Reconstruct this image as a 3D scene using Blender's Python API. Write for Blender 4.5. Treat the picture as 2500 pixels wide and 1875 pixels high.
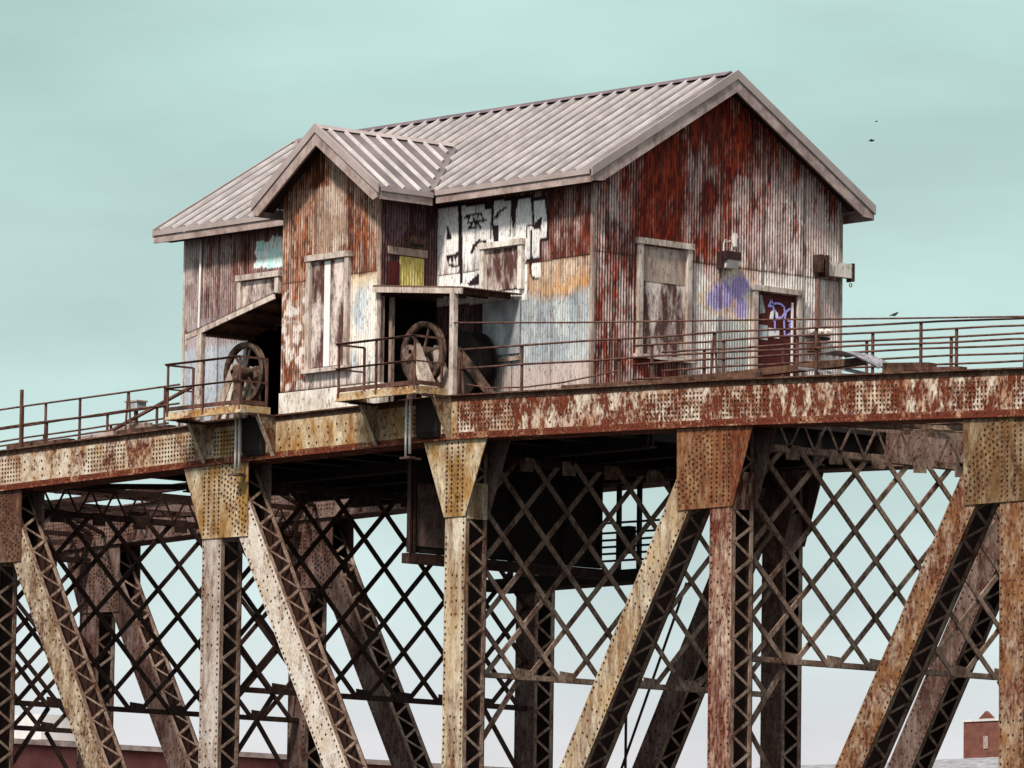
import bpy, bmesh, math, random
import numpy as np
from mathutils import Matrix, Vector

for o in list(bpy.data.objects): bpy.data.objects.remove(o)
sc = bpy.context.scene
COL = sc.collection
R = math.radians

# ------------------------------------------------------------------ camera
yaw, pitch, roll = -0.8467, 0.109, 0.0138
fw = Vector((math.sin(yaw)*math.cos(pitch), math.cos(yaw)*math.cos(pitch), math.sin(pitch)))
rt = Vector((math.cos(yaw), -math.sin(yaw), 0)); up = rt.cross(fw)
rt2 = rt*math.cos(roll) + up*math.sin(roll); up2 = up*math.cos(roll) - rt*math.sin(roll)
cd = bpy.data.cameras.new('camera'); cam = bpy.data.objects.new('camera', cd); COL.objects.link(cam)
m = Matrix((( rt2.x, up2.x, -fw.x, 115.5957), (rt2.y, up2.y, -fw.y, -100.2034), (rt2.z, up2.z, -fw.z, -15.4259), (0,0,0,1)))
cam.matrix_world = m
cd.sensor_width = 36; cd.lens = 16078.77/2500*36; cd.clip_start = 1; cd.clip_end = 6000
sc.camera = cam

# ------------------------------------------------------------------ sky and sun
SUN_EL, SUN_AZ = R(50), R(160)       # azimuth of the direction TO the sun, from +Y towards +X
w = bpy.data.worlds.new('World'); sc.world = w; w.use_nodes = True
nt = w.node_tree; N = nt.nodes; LK = nt.links; N.clear()
out = N.new('ShaderNodeOutputWorld'); bg = N.new('ShaderNodeBackground'); bg.inputs[1].default_value = 0.1
sky = N.new('ShaderNodeTexSky'); sky.sky_type = 'NISHITA'; sky.sun_disc = False
sky.sun_elevation = SUN_EL; sky.sun_rotation = SUN_AZ; sky.air_density = 1.2; sky.dust_density = 3
tc = N.new('ShaderNodeTexCoord'); sep = N.new('ShaderNodeSeparateXYZ'); LK.new(tc.outputs['Generated'], sep.inputs[0])
rp = N.new('ShaderNodeValToRGB'); e = rp.color_ramp.elements
e[0].position = 0.0; e[0].color = (.80,.76,.79,1); e[1].position = 1; e[1].color = (1,.97,.93,1)
for p, c in ((.05,(.78,.76,.79,1)), (.075,(.62,.75,.75,1)), (.105,(.53,.71,.68,1)), (.16,(.46,.66,.62,1)), (.35,(.64,.72,.70,1))):
    k = rp.color_ramp.elements.new(p); k.color = c
LK.new(sep.outputs[2], rp.inputs[0])
mp = N.new('ShaderNodeMapping'); mp.inputs['Scale'].default_value = (9,9,34); LK.new(tc.outputs['Generated'], mp.inputs[0])
nz = N.new('ShaderNodeTexNoise'); nz.inputs['Scale'].default_value = 1.1; nz.inputs['Detail'].default_value = 5; LK.new(mp.outputs[0], nz.inputs[0])
mr = N.new('ShaderNodeMapRange'); mr.inputs[1].default_value = .3; mr.inputs[2].default_value = .7; mr.inputs[3].default_value = 7.0; mr.inputs[4].default_value = 9.6
LK.new(nz.outputs[0], mr.inputs[0])
vm = N.new('ShaderNodeVectorMath'); vm.operation = 'SCALE'; LK.new(rp.outputs[0], vm.inputs[0]); LK.new(mr.outputs[0], vm.inputs['Scale'])
mx = N.new('ShaderNodeMix'); mx.data_type = 'RGBA'
hz = N.new('ShaderNodeMapRange'); hz.interpolation_type = 'SMOOTHSTEP'; hz.inputs[1].default_value = .16; hz.inputs[2].default_value = .75; hz.inputs[3].default_value = .92; hz.inputs[4].default_value = .85
LK.new(sep.outputs[2], hz.inputs[0]); LK.new(hz.outputs[0], mx.inputs[0])
LK.new(sky.outputs[0], mx.inputs[6]); LK.new(vm.outputs[0], mx.inputs[7])
LK.new(mx.outputs[2], bg.inputs[0]); LK.new(bg.outputs[0], out.inputs[0])
sl = bpy.data.lights.new('sun', 'SUN'); sl.energy = 3.6; sl.angle = R(7); sl.color = (1,.91,.80)
so = bpy.data.objects.new('sun', sl); COL.objects.link(so)
d = Vector((math.sin(SUN_AZ)*math.cos(SUN_EL), math.cos(SUN_AZ)*math.cos(SUN_EL), math.sin(SUN_EL)))
so.rotation_euler = d.to_track_quat('Z', 'Y').to_euler()
vs = sc.view_settings; vs.view_transform = 'Standard'; vs.look = 'None'; vs.exposure = 0.36; vs.gamma = 1
sc.render.engine = 'CYCLES'

# ------------------------------------------------------------------ helpers
random.seed(7)
def srgb(r, g, b):
    f = lambda c: (c/255/12.92) if c/255 <= .04045 else ((c/255+.055)/1.055)**2.4
    return (f(r), f(g), f(b))
WM = {}
def wm(o): return WM.get(o.name, Matrix.Identity(4))
def adopt(o, parent, mat=None):
    COL.objects.link(o)
    M = mat if mat is not None else Matrix.Identity(4)
    if parent is not None:
        o.parent = parent; o.matrix_parent_inverse = wm(parent).inverted()
    o.matrix_basis = M; WM[o.name] = M
    return o
def tag(o, label, cat, group=None, kind=None):
    o['label'] = label; o['category'] = cat
    if group: o['group'] = group
    if kind: o['kind'] = kind
    return o
def thing(name, loc, label, cat, group=None):
    o = bpy.data.objects.new(name, None); o.empty_display_size = .3
    adopt(o, None, Matrix.Translation(loc)); return tag(o, label, cat, group)

class MB:
    def __init__(s): s.v = []; s.f = []
    def add(s, vs, fs):
        n = len(s.v); s.v += [tuple(p) for p in vs]; s.f += [tuple(i+n for i in q) for q in fs]; return s
    def box(s, x0, x1, y0, y1, z0, z1):
        return s.add([(x0,y0,z0),(x1,y0,z0),(x1,y1,z0),(x0,y1,z0),(x0,y0,z1),(x1,y0,z1),(x1,y1,z1),(x0,y1,z1)],
            [(0,3,2,1),(4,5,6,7),(0,1,5,4),(1,2,6,5),(2,3,7,6),(3,0,4,7)])
    def bar(s, a, b, w, t, n=(0,-1,0)):
        """flat bar from a to b: width w across, thickness t along n"""
        a = Vector(a); b = Vector(b); d = (b-a).normalized(); n = Vector(n); n = (n - d*n.dot(d)).normalized(); c = d.cross(n)
        P = []
        for p in (a, b):
            for i, j in ((-1,-1),(1,-1),(1,1),(-1,1)): P.append(p + c*(w/2*i) + n*(t/2*j))
        return s.add(P, [(3,2,1,0),(4,5,6,7),(0,1,5,4),(1,2,6,5),(2,3,7,6),(3,0,4,7)])
    def prism(s, poly, axis, a, b):
        """poly of 2D points in the plane normal to axis, extruded a..b"""
        n = len(poly)
        def P(p, t): return {'X':(t,p[0],p[1]), 'Y':(p[0],t,p[1]), 'Z':(p[0],p[1],t)}[axis]
        vs = [P(p,a) for p in poly] + [P(p,b) for p in poly]
        return s.add(vs, [tuple(range(n)), tuple(range(2*n-1,n-1,-1))] + [(i,i+n,(i+1)%n+n,(i+1)%n) for i in range(n)])
    def tube(s, pts, r, n=8, cap=True):
        pts = [Vector(p) for p in pts]; rings = []
        rr = r if isinstance(r, (list,tuple)) else [r]*len(pts)
        for i, p in enumerate(pts):
            d = (pts[min(i+1,len(pts)-1)] - pts[max(i-1,0)]).normalized()
            u = d.orthogonal().normalized() if abs(d.z) > .95 else d.cross(Vector((0,0,1))).normalized()
            v = d.cross(u); rings.append([p + (u*math.cos(6.28318*k/n) + v*math.sin(6.28318*k/n))*rr[i] for k in range(n)])
        vs = [q for g in rings for q in g]; fs = []
        for i in range(len(pts)-1):
            for k in range(n): fs.append((i*n+k, i*n+(k+1)%n, (i+1)*n+(k+1)%n, (i+1)*n+k))
        if cap: fs += [tuple(range(n-1,-1,-1)), tuple((len(pts)-1)*n+k for k in range(n))]
        return s.add(vs, fs)
    def lathe(s, prof, c, axis='Y', n=32, closed=False):
        """prof: (radius, offset along axis)"""
        vs = []; m_ = len(prof)
        for k in range(n):
            a = 6.2831853*k/n
            for r, t in prof:
                p = {'Y':(r*math.cos(a), t, r*math.sin(a)), 'X':(t, r*math.cos(a), r*math.sin(a)), 'Z':(r*math.cos(a), r*math.sin(a), t)}[axis]
                vs.append((c[0]+p[0], c[1]+p[1], c[2]+p[2]))
        fs = []
        for k in range(n):
            for i in range(m_ if closed else m_-1):
                j = (i+1) % m_
                fs.append((k*m_+i, k*m_+j, ((k+1)%n)*m_+j, ((k+1)%n)*m_+i))
        return s.add(vs, fs)
    def rivet(s, p, n, r=.033, h=.024):
        n = Vector(n); u = n.orthogonal().normalized(); v = n.cross(u); p = Vector(p); vs = []
        for rr, hh in ((r,0),(r*.6,h)):
            for k in range(6):
                a = k*math.pi/3; vs.append(p + (u*math.cos(a)+v*math.sin(a))*rr + n*hh)
        return s.add(vs, [(0,1,7,6),(1,2,8,7),(2,3,9,8),(3,4,10,9),(4,5,11,10),(5,0,6,11),(6,7,8,9,10,11)])
    def mesh(s, name, mat, smooth=False, fix=True):
        me = bpy.data.meshes.new(name); me.from_pydata(s.v, [], s.f); me.materials.append(mat)
        if fix:
            b = bmesh.new(); b.from_mesh(me); bmesh.ops.recalc_face_normals(b, faces=b.faces); b.to_mesh(me); b.free()
        if smooth: me.polygons.foreach_set('use_smooth', [True]*len(me.polygons))
        return me
    def build(s, name, mat, parent=None, smooth=False, kind=None, fix=True):
        o = bpy.data.objects.new(name, s.mesh(name, mat, smooth, fix)); adopt(o, parent)
        if kind: o['kind'] = kind
        return o
def place(name, me, parent, M):
    return adopt(bpy.data.objects.new(name, me), parent, M)
def barM(a, b, n):
    """matrix taking a unit bar (length along X, thickness along Z) to a..b with thickness along n"""
    a = Vector(a); b = Vector(b); L_ = (b-a).length; x = (b-a).normalized(); n = Vector(n); z = (n - x*n.dot(x)).normalized(); y = z.cross(x)
    return Matrix(((x.x*L_,y.x,z.x,a.x),(x.y*L_,y.y,z.y,a.y),(x.z*L_,y.z,z.z,a.z),(0,0,0,1)))
_unit = {}
def unit_bar(w_, t_, mat):
    k = (w_, t_, mat.name)
    if k not in _unit: _unit[k] = MB().box(0,1,-w_/2,w_/2,-t_/2,t_/2).mesh('flat_bar', mat)
    return _unit[k]
def piece(name, a, b, w_, t_, n, mat, parent):
    return place(name, unit_bar(w_, t_, mat), parent, barM(a, b, n))

# ------------------------------------------------------------------ materials
def newmat(name, rough=.8, metal=0):
    m = bpy.data.materials.new(name); m.use_nodes = True; t = m.node_tree
    b = t.nodes['Principled BSDF']; b.inputs['Roughness'].default_value = rough; b.inputs['Metallic'].default_value = metal
    b.inputs['Specular IOR Level'].default_value = .25
    return m, t, b
def noise(t, vec, scale, detail=5, rough=.6):
    n = t.nodes.new('ShaderNodeTexNoise'); n.inputs['Scale'].default_value = scale; n.inputs['Detail'].default_value = detail
    n.inputs['Roughness'].default_value = rough; t.links.new(vec, n.inputs['Vector']); return n.outputs[0]
def posmap(t, scale, off=(0,0,0)):
    g = t.nodes.new('ShaderNodeNewGeometry'); m = t.nodes.new('ShaderNodeMapping'); m.inputs['Scale'].default_value = scale; m.inputs['Location'].default_value = off
    t.links.new(g.outputs['Position'], m.inputs[0]); return m.outputs[0]
def ramp(t, fac, stops):
    r = t.nodes.new('ShaderNodeValToRGB'); e = r.color_ramp.elements
    while len(e) < len(stops): e.new(.5)
    for k, (p, c) in zip(e, stops): k.position = p; k.color = (*c, 1) if len(c) == 3 else c
    t.links.new(fac, r.inputs[0]); return r.outputs[0]
def math2(t, op, a, b):
    n = t.nodes.new('ShaderNodeMath'); n.operation = op
    for i, x in enumerate((a, b)):
        if isinstance(x, (int, float)): n.inputs[i].default_value = x
        else: t.links.new(x, n.inputs[i])
    return n.outputs[0]
def mixc(t, fac, a, b, mode='MIX'):
    n = t.nodes.new('ShaderNodeMix'); n.data_type = 'RGBA'; n.blend_type = mode
    for i, x in ((0, fac), (6, a), (7, b)):
        if isinstance(x, (int, float)): n.inputs[i].default_value = x
        elif isinstance(x, tuple): n.inputs[i].default_value = (*x, 1)
        else: t.links.new(x, n.inputs[i])
    return n.outputs[2]
def bump(t, b, h, strength=.4, dist=.01):
    n = t.nodes.new('ShaderNodeBump'); n.inputs['Strength'].default_value = strength; n.inputs['Distance'].default_value = dist
    t.links.new(h, n.inputs['Height']); t.links.new(n.outputs[0], b.inputs['Normal'])
def steel(name, paint, stain, rustA, rustB, cover, stain_amt=.4, streak=.4, scale=1.0, edge=.05, seed=0):
    m, t, b = newmat(name, .75)
    v = posmap(t, (1,1,streak), (seed*3.1, seed*1.7, seed*2.3))
    A = noise(t, v, .9*scale, 5, .65); B = noise(t, v, 5.5*scale, 6, .7)
    f = math2(t, 'ADD', math2(t, 'MULTIPLY', A, .5), math2(t, 'MULTIPLY', B, .5))
    th = .5 + (0.5-cover)*.34
    fac = ramp(t, f, [(max(0,th-edge), (0,0,0)), (th+edge, (1,1,1))])
    Cn = noise(t, v, 14*scale, 4, .7); D = noise(t, v, 1.4*scale, 4, .6)
    rust = mixc(t, ramp(t, Cn, [(.40,(0,0,0)),(.58,(1,1,1))]), rustA, rustB)
    pt = mixc(t, ramp(t, D, [(.5-.3*stain_amt,(0,0,0)),(.78-.3*stain_amt,(1,1,1))]), paint, stain)
    pt = mixc(t, math2(t, 'MULTIPLY', Cn, .5), pt, rustA)
    c = mixc(t, fac, pt, rust)
    G1 = noise(t, posmap(t, (1,1,.3), (seed,0,seed)), 17*scale, 6, .75)
    c = mixc(t, 1.0, c, ramp(t, G1, [(.36,(.10,.06,.045)),(.46,(1,1,1))]), 'MULTIPLY')
    t.links.new(c, b.inputs['Base Color']); bump(t, b, f, .5, .02)
    return m
def plain(name, c1, c2, scale=3, streak=.5, rough=.8, bumpd=.006, lo=.35, hi=.65, grime=0.):
    m, t, b = newmat(name, rough); v = posmap(t, (1,1,streak))
    f = noise(t, v, scale, 6, .65)
    c = ramp(t, f, [(lo, c1), (hi, c2)])
    if grime:
        G1 = noise(t, posmap(t, (1,1,.3), (3,1,2)), 13, 6, .75)
        c = mixc(t, grime, c, ramp(t, G1, [(.37,(.20,.14,.12)),(.48,(1,1,1))]), 'MULTIPLY')
    t.links.new(c, b.inputs['Base Color']); bump(t, b, f, .4, bumpd); return m
WHITE = srgb(238,232,222); CREAM = srgb(222,205,170); OCHRE = srgb(168,122,52); DRUST = srgb(58,20,12); RUST = srgb(112,44,20); REDR = srgb(92,26,14); GREY = srgb(176,176,178)
MAUVE = srgb(150,128,126); DARK = srgb(40,24,20)
S = {}
S['chord_pale'] = steel('mottled_pale_rust', srgb(236,226,210), srgb(190,154,112), srgb(58,20,10), srgb(118,56,28), .45, .4, .6, 2.2, .06, 1)
S['chord_ochre'] = steel('ochre_stained_plate', srgb(238,224,194), srgb(172,126,66), srgb(66,32,12), srgb(130,78,32), .34, .5, .5, 1.8, .10, 2)
S['chord_red'] = steel('red_rust_plate', srgb(242,230,214), srgb(190,144,108), srgb(58,20,9), srgb(118,52,24), .57, .3, .5, 2.2, .05, 3)
S['solid_rust'] = steel('solid_red_rust', srgb(206,170,140), srgb(170,120,84), srgb(74,26,14), srgb(112,50,28), .70, .4, .6, 2.2, .05, 21)
S['gus_ochre'] = steel('ochre_gusset', srgb(242,230,204), srgb(172,132,76), srgb(66,36,14), srgb(124,82,36), .30, .6, .5, 1.3, .12, 4)
S['gus_olive'] = steel('brown_ochre_gusset', srgb(206,190,158), srgb(138,106,68), srgb(56,30,18), srgb(92,56,32), .52, .6, .4, 1.8, .10, 24)
S['gus_rust'] = steel('rust_gusset', srgb(200,166,124), srgb(150,98,60), srgb(62,22,10), srgb(112,54,26), .62, .5, .35, 1.6, .11, 5)
S['gus_dark'] = steel('brown_gusset', srgb(150,130,110), srgb(110,80,60), srgb(62,34,26), srgb(88,52,38), .6, .5, .5, 1.2, .08, 6)
S['white'] = steel('white_flaking_paint', srgb(240,234,226), srgb(220,206,188), srgb(80,38,14), srgb(140,86,38), .28, .35, .5, 2.6, .08, 7)
S['grey'] = steel('grey_paint_steel', srgb(216,208,202), srgb(190,178,168), srgb(86,52,30), srgb(110,72,44), .36, .4, .25, 2.0, .10, 8)
S['tan'] = steel('tan_stained_steel', srgb(234,224,204), srgb(196,168,128), srgb(60,26,12), srgb(112,60,28), .38, .5, .25, 1.8, .09, 9)
S['redpost'] = steel('red_rust_post', srgb(226,206,188), srgb(170,122,96), srgb(62,20,12), srgb(104,46,32), .58, .4, .3, 2.0, .07, 10)
S['rustdiag'] = steel('orange_rust_steel', srgb(208,192,172), srgb(164,122,82), srgb(58,22,10), srgb(112,56,26), .54, .6, .5, 2.2, .08, 11)
S['browndiag'] = steel('brown_pale_steel', srgb(222,208,186), srgb(168,138,104), srgb(50,24,14), srgb(98,56,32), .46, .4, .5, 2.4, .08, 12)
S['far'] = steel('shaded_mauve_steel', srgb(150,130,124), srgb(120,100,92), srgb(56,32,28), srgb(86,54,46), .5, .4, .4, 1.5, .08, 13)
S['lace'] = steel('brown_lacing_steel', srgb(190,168,152), srgb(150,124,108), srgb(64,38,30), srgb(96,58,42), .42, .5, .6, 2.2, .08, 14)
S['frame'] = steel('dark_brown_steel', srgb(100,78,68), srgb(72,52,44), srgb(36,20,17), srgb(58,32,26), .62, .5, .8, 2.0, .08, 15)
S['black'] = plain('shade_black', (.012,.009,.008), (.022,.015,.013), 3)  # near-black colour carries the deep shade below the deck and indoors
S['inside'] = plain('shaded_inside_steel', srgb(34,20,16), srgb(58,34,27), 4)  # darker brown puts the shade inside the box members into the colour
S['rivet'] = plain('rust_rivet', srgb(44,22,14), srgb(132,92,62), 9, 1, lo=.42, hi=.66)
S['rail'] = plain('rusty_railing', srgb(58,34,30), srgb(112,78,68), 4)
S['platform'] = steel('cream_platform_steel', srgb(226,212,184), srgb(190,150,84), srgb(92,40,20), srgb(130,74,34), .36, .5, 1, 1.8, .06, 16)
S['wood'] = plain('weathered_board', srgb(126,98,86), srgb(186,168,158), 3.2, .25, grime=.8)
S['woodpale'] = plain('pale_board', srgb(150,128,118), srgb(216,204,196), 3.2, .3, grime=.8)
S['fascia'] = plain('grey_fascia_board', srgb(132,112,108), srgb(182,164,160), 2.4, 1, grime=.35)
S['trim'] = plain('roof_trim_metal', srgb(150,136,134), srgb(172,158,156), 1.5, 1, .5)
S['ridge'] = plain('shade_toned_ridge', srgb(82,66,76), srgb(116,98,104), 1.5, 1, .5)  # cap toned dark to paint the shade line along the ridge
S['roof'] = plain('galvanised_roof', srgb(86,78,80), srgb(122,112,114), 1.2, 1, .45)
S['rib'] = plain('roof_rib_metal', srgb(170,162,162), srgb(206,200,200), 1.6, 1, .5)
S['board'] = plain('stained_plywood', srgb(88,58,54), srgb(222,208,202), 3.0, .3, lo=.44, hi=.60, grime=.8)
S['door'] = plain('maroon_door', srgb(66,18,18), srgb(88,34,32), 3, grime=.8)
S['wheel'] = plain('rusty_wheel', srgb(46,32,28), srgb(112,90,80), 5, 1, grime=.8)
S['conc'] = plain('pale_concrete', srgb(196,184,174), srgb(236,230,224), 2, .6, grime=.8)
S['pipe'] = plain('pale_pipe', srgb(196,190,186), srgb(228,224,222), 3)
S['timber'] = plain('dark_timber', srgb(58,38,30), srgb(112,82,66), 4, 1, grime=.8)
S['soffit'] = plain('dark_soffit_boards', srgb(30,20,18), srgb(54,38,34), 4, 1)  # boards toned dark to carry the shading under the overhangs
S['sheetmetal'] = plain('grey_sheet', srgb(98,98,108), srgb(166,164,170), 3, 1, .6, grime=.7)
S['greypanel'] = plain('grey_panel', srgb(136,138,144), srgb(186,190,196), 1.6, .7, lo=.38, hi=.62, grime=.35)
S['yellow'] = plain('yellow_sheet', srgb(190,168,84), srgb(236,226,150), 5, .3, grime=.7)
S['purple'] = plain('purple_paint', srgb(168,158,236), srgb(186,178,244), 2)
S['sticker'] = plain('white_sticker', srgb(226,222,224), srgb(240,238,238), 5)
S['lamp_dark'] = plain('lamp_housing', srgb(46,28,28), srgb(66,40,40), 4)
S['lens'] = plain('lamp_lens', srgb(196,186,184), srgb(220,212,210), 4, 1, .3)
S['bird'] = plain('bird_feathers', srgb(34,32,36), srgb(56,52,56), 30)
S['brick'] = plain('red_brick', srgb(130,70,68), srgb(160,96,92), .8, 1)
S['brick2'] = plain('tower_brick', srgb(96,58,50), srgb(124,80,68), .8, 1)
S['stone'] = plain('pale_stone', srgb(190,188,188), srgb(220,218,218), .8, 1)
S['glass'] = plain('dark_pane', srgb(60,64,70), srgb(90,96,104), .5, 1, .2)
S['ground'] = plain('ground_soil', (.014,.013,.012), (.028,.025,.022), .05, 1)
m, t, b = newmat('corrugated_paint', .72)
a = t.nodes.new('ShaderNodeAttribute'); a.attribute_name = 'Col'
v = posmap(t, (1,1,.3)); f = noise(t, v, 24, 6, .75)
t.links.new(mixc(t, 1.0, a.outputs[0], ramp(t, f, [(.36,(.34,.27,.24)),(.48,(1,1,1))]), 'MULTIPLY'), b.inputs['Base Color']); bump(t, b, f, .3, .004)
S['sheet'] = m

# ------------------------------------------------------------------ ground
gb = MB().add([(-4000,-4000,-19),(4000,-4000,-19),(4000,4000,-19),(-4000,4000,-19)], [(0,1,2,3)])
g = gb.build('ground', S['ground'], fix=False); g['kind'] = 'structure'

# ------------------------------------------------------------------ bridge trusses
L, W, PW, PD = 9.0, 10.22, .72, .68
ZC = {-4:-.75, -3:-.40, -2:-.17, -1:-.03, 0:0.0, 1:-.30, 2:-.71, 3:-1.25}
CH = .98
def zc(x):
    k = x/L; i = max(-4, min(2, math.floor(k))); f_ = k-i
    return ZC[i]*(1-f_) + ZC[i+1]*f_
ZB = -14.7
def laced(A, B, y0, mat, lacemat, name, parent, zvis=-8.6, side=1):
    """box member in the truss plane from A(x,z) to B(x,z): two webs, corner angles, zigzag lacing on its right side"""
    A = Vector((A[0],0,A[1])); B = Vector((B[0],0,B[1])); d = (B-A).normalized(); nrm = Vector((-d.z,0,d.x))
    if nrm.x < 0: nrm = -nrm
    mb = MB(); h = PW/2
    def slab(o0, o1, ya, yb):
        P = []
        for p in (A, B):
            for o_, y_ in ((o0,ya),(o1,ya),(o1,yb),(o0,yb)): q = p + nrm*o_; P.append((q.x, y0+y_, q.z))
        mb.add(P, [(3,2,1,0),(4,5,6,7),(0,1,5,4),(1,2,6,5),(2,3,7,6),(3,0,4,7)])
    slab(-h, h, 0, .022)
    o = mb.build(name, mat, parent)
    mb = MB(); slab(-h, h, PD-.022, PD); slab(-h+.03, h-.03, .023, .028); mb.build('inner_web', S['inside'], o)
    mb = MB()
    for s_ in (-1, 1):
        a_, b_ = (h-.024, h-.002) if s_ > 0 else (-h+.002, -h+.024)
        slab(a_, b_, .029, .12); slab(a_, b_, PD-.12, PD-.024)
    mb.build('corner_angles', lacemat, o)
    # lacing
    Ln = (B-A).length; st = .36; n = int(Ln/st); back = MB(); bu = unit_bar(.065, .014, lacemat)
    for i in range(n):
        p = A + d*(i*st+.2); q = A + d*((i+1)*st+.2)
        if p.z < ZB+.5: break
        ya, yb = (.07, PD-.07) if i % 2 else (PD-.07, .07)
        P = p + nrm*(h+.008); Q = q + nrm*(h+.008)
        a_, b_ = (P.x, y0+ya, P.z), (Q.x, y0+yb, Q.z)
        if zvis < p.z < -1.4: place('lacing_bar', bu, o, barM(a_, b_, nrm))
        else: back.bar(a_, b_, .065, .014, nrm)
        P = p - nrm*(h+.008); Q = q - nrm*(h+.008)
        back.bar((P.x, y0+ya, P.z), (Q.x, y0+yb, Q.z), .065, .014, nrm)
    back.build('lacing', lacemat, o, kind='stuff', fix=False)
    # rivets on the outer web
    rv = MB(); i = 0; s_ = .3; rj = random.Random(int(A.x*10))
    while s_ < Ln-.2:
        p = A + d*s_
        if p.z < -9.5: break
        for o_ in ((-h+.06, h-.06) if i % 2 else (-h+.06, h-.06, -.08, .08) if (int(s_/1.6) % 2 == 0) else (-h+.06, h-.06)):
            q = p + nrm*(o_+rj.uniform(-.012,.012)) + d*rj.uniform(-.02,.02)
            if rj.random() < .88: rv.rivet((q.x, y0-.001, q.z), (0,-1,0), .03, .022)
        s_ += .15; i += 1
    rv.build('rivets', S['rivet'], o, kind='stuff', fix=False)
    # batten plate on the laced side below the gusset
    if d.x*d.x < .01:
        zt = A.z-1.15
        MB().box(A.x+h+.016, A.x+h+.03, y0+.03, y0+PD-.03, zt-.85, zt).build('batten_plate', mat, o)
    return o
def truss(y0, label, far):
    T = thing('bridge_truss', (.36, y0, -15.2), label, 'bridge truss')
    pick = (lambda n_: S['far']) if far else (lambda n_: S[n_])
    ks = range(-4, 4); kc = -1 if far else 0     # the panel point where the diagonals change direction
    CM = {-4:'chord_pale', -3:'chord_pale', -2:'chord_pale', -1:'chord_ochre', 0:'chord_red', 1:'chord_red', 2:'chord_red'}
    GM = {-4:'gus_dark', -3:'gus_dark', -2:'gus_dark', -1:'gus_ochre', 0:'gus_ochre', 1:'gus_rust', 2:'gus_olive', 3:'gus_rust'}
    PM = {-4:'grey', -3:'grey', -2:'browndiag', -1:'grey', 0:'tan', 1:'redpost', 2:'rustdiag', 3:'tan'}
    DM = {-4:'browndiag', -3:'browndiag', -2:'browndiag', -1:'white', 0:'tan', 1:'tan', 2:'rustdiag', 3:'rustdiag'}
    for k in ks:
        x = k*L + .36; zt = ZC[k]
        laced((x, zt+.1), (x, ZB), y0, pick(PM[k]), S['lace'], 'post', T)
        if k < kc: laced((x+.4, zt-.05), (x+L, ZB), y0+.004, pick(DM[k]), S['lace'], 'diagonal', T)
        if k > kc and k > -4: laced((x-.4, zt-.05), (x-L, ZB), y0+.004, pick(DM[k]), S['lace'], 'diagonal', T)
        # gusset
        b0 = -1.84 + zt
        if k < kc: poly = [(x-1.12,zt-.01),(x+1.37,zt-.01),(x+1.40,b0),(x-.34,b0+.02)]
        elif k == kc: poly = [(x-1.14,zt-.01),(x+1.14,zt-.01),(x+.37,b0),(x-.37,b0)]
        else: poly = [(x-1.43,zt-.01),(x+1.06,zt-.01),(x+.40,b0),(x-1.41,b0)]
        G = MB().prism(poly, 'Y', y0-.03, y0-.004).build('gusset_plate', pick(GM[k]), T)
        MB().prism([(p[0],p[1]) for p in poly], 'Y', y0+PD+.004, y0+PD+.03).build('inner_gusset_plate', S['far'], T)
        rv = MB(); rr = random.Random(k)
        def inside(px, pz):
            c_ = False; j = len(poly)-1
            for i in range(len(poly)):
                (xi,zi),(xj,zj) = poly[i],poly[j]
                if (zi > pz) != (zj > pz) and px < (xj-xi)*(pz-zi)/(zj-zi)+xi: c_ = not c_
                j = i
            return c_
        for j in range(20):                    # four rows over the post
            for o_ in (-.28,-.11,.11,.28):
                pz = zt-.12-j*.105
                if inside(x+o_, pz+.02) and inside(x+o_, pz-.05): rv.rivet((x+o_, y0-.031, pz), (0,-1,0))
        if k != kc:                            # rows along the diagonal
            sg = 1 if k < kc else -1; ang = Vector((sg*.588,0,-1)).normalized(); nn = Vector((-ang.z,0,ang.x))
            if nn.x < 0: nn = -nn
            for j in range(24):
                for o_ in (-.3,-.15,0,.15,.3):
                    p = Vector((x+sg*.36,0,zt-.12)) + ang*(j*.11) + nn*(o_+ (.0 if j%2 else .05))
                    if inside(p.x+.05*sg, p.z-.04) and inside(p.x, p.z) and abs(p.x-x) > .38: rv.rivet((p.x, y0-.031, p.z), (0,-1,0))
        rv.build('rivets', S['rivet'], G, kind='stuff', fix=False)
    for k in range(-4, 3):                     # top chord, one stretch per panel
        xa, xb = k*L+.36, (k+1)*L+.36; za, zb = ZC[k], ZC[k+1]
        g_ = .004
        ex = .0
        mb = MB()
        def slab(ya, yb, a0, a1):
            mb.prism([(xa,za+a0),(xb,zb+a0),(xb,zb+a1),(xa,za+a1)], 'Y', ya, yb)
        slab(y0, y0+.03, 0, CH); slab(y0+PD-.03, y0+PD, 0, CH)
        o = mb.build('top_chord', pick(CM[k]), T)
        fb = MB(); mb = fb; slab(y0-.10, y0+PD+.1, CH+.002, CH+.035); slab(y0-.016, y0-.002, CH-.11, CH-.002)
        fb.build('top_flange', S['far'] if far else S['gus_dark'], o)
        fb = MB(); mb = fb; slab(y0-.11, y0+PD+.11, -.036, -.002); slab(y0-.018, y0-.002, .004, .13)
        fb.build('bottom_flange', pick('solid_rust'), o)
        rv = MB(); Lp = xb-xa
        def rp_(x_, h_): rv.rivet((x_, y0-.001, za+(zb-za)*(x_-xa)/Lp+h_), (0,-1,0), .031, .022)
        i = 0; x_ = xa+.06
        rg = random.Random(k*7+far)
        zones = [(xa-.1,xa+rg.uniform(1.2,2.1)),(xb-rg.uniform(1.7,2.7),xb-rg.uniform(.5,.9))] + ([(xa+4.0,xa+5.6)] if k in (-2,1) else [])
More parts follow.
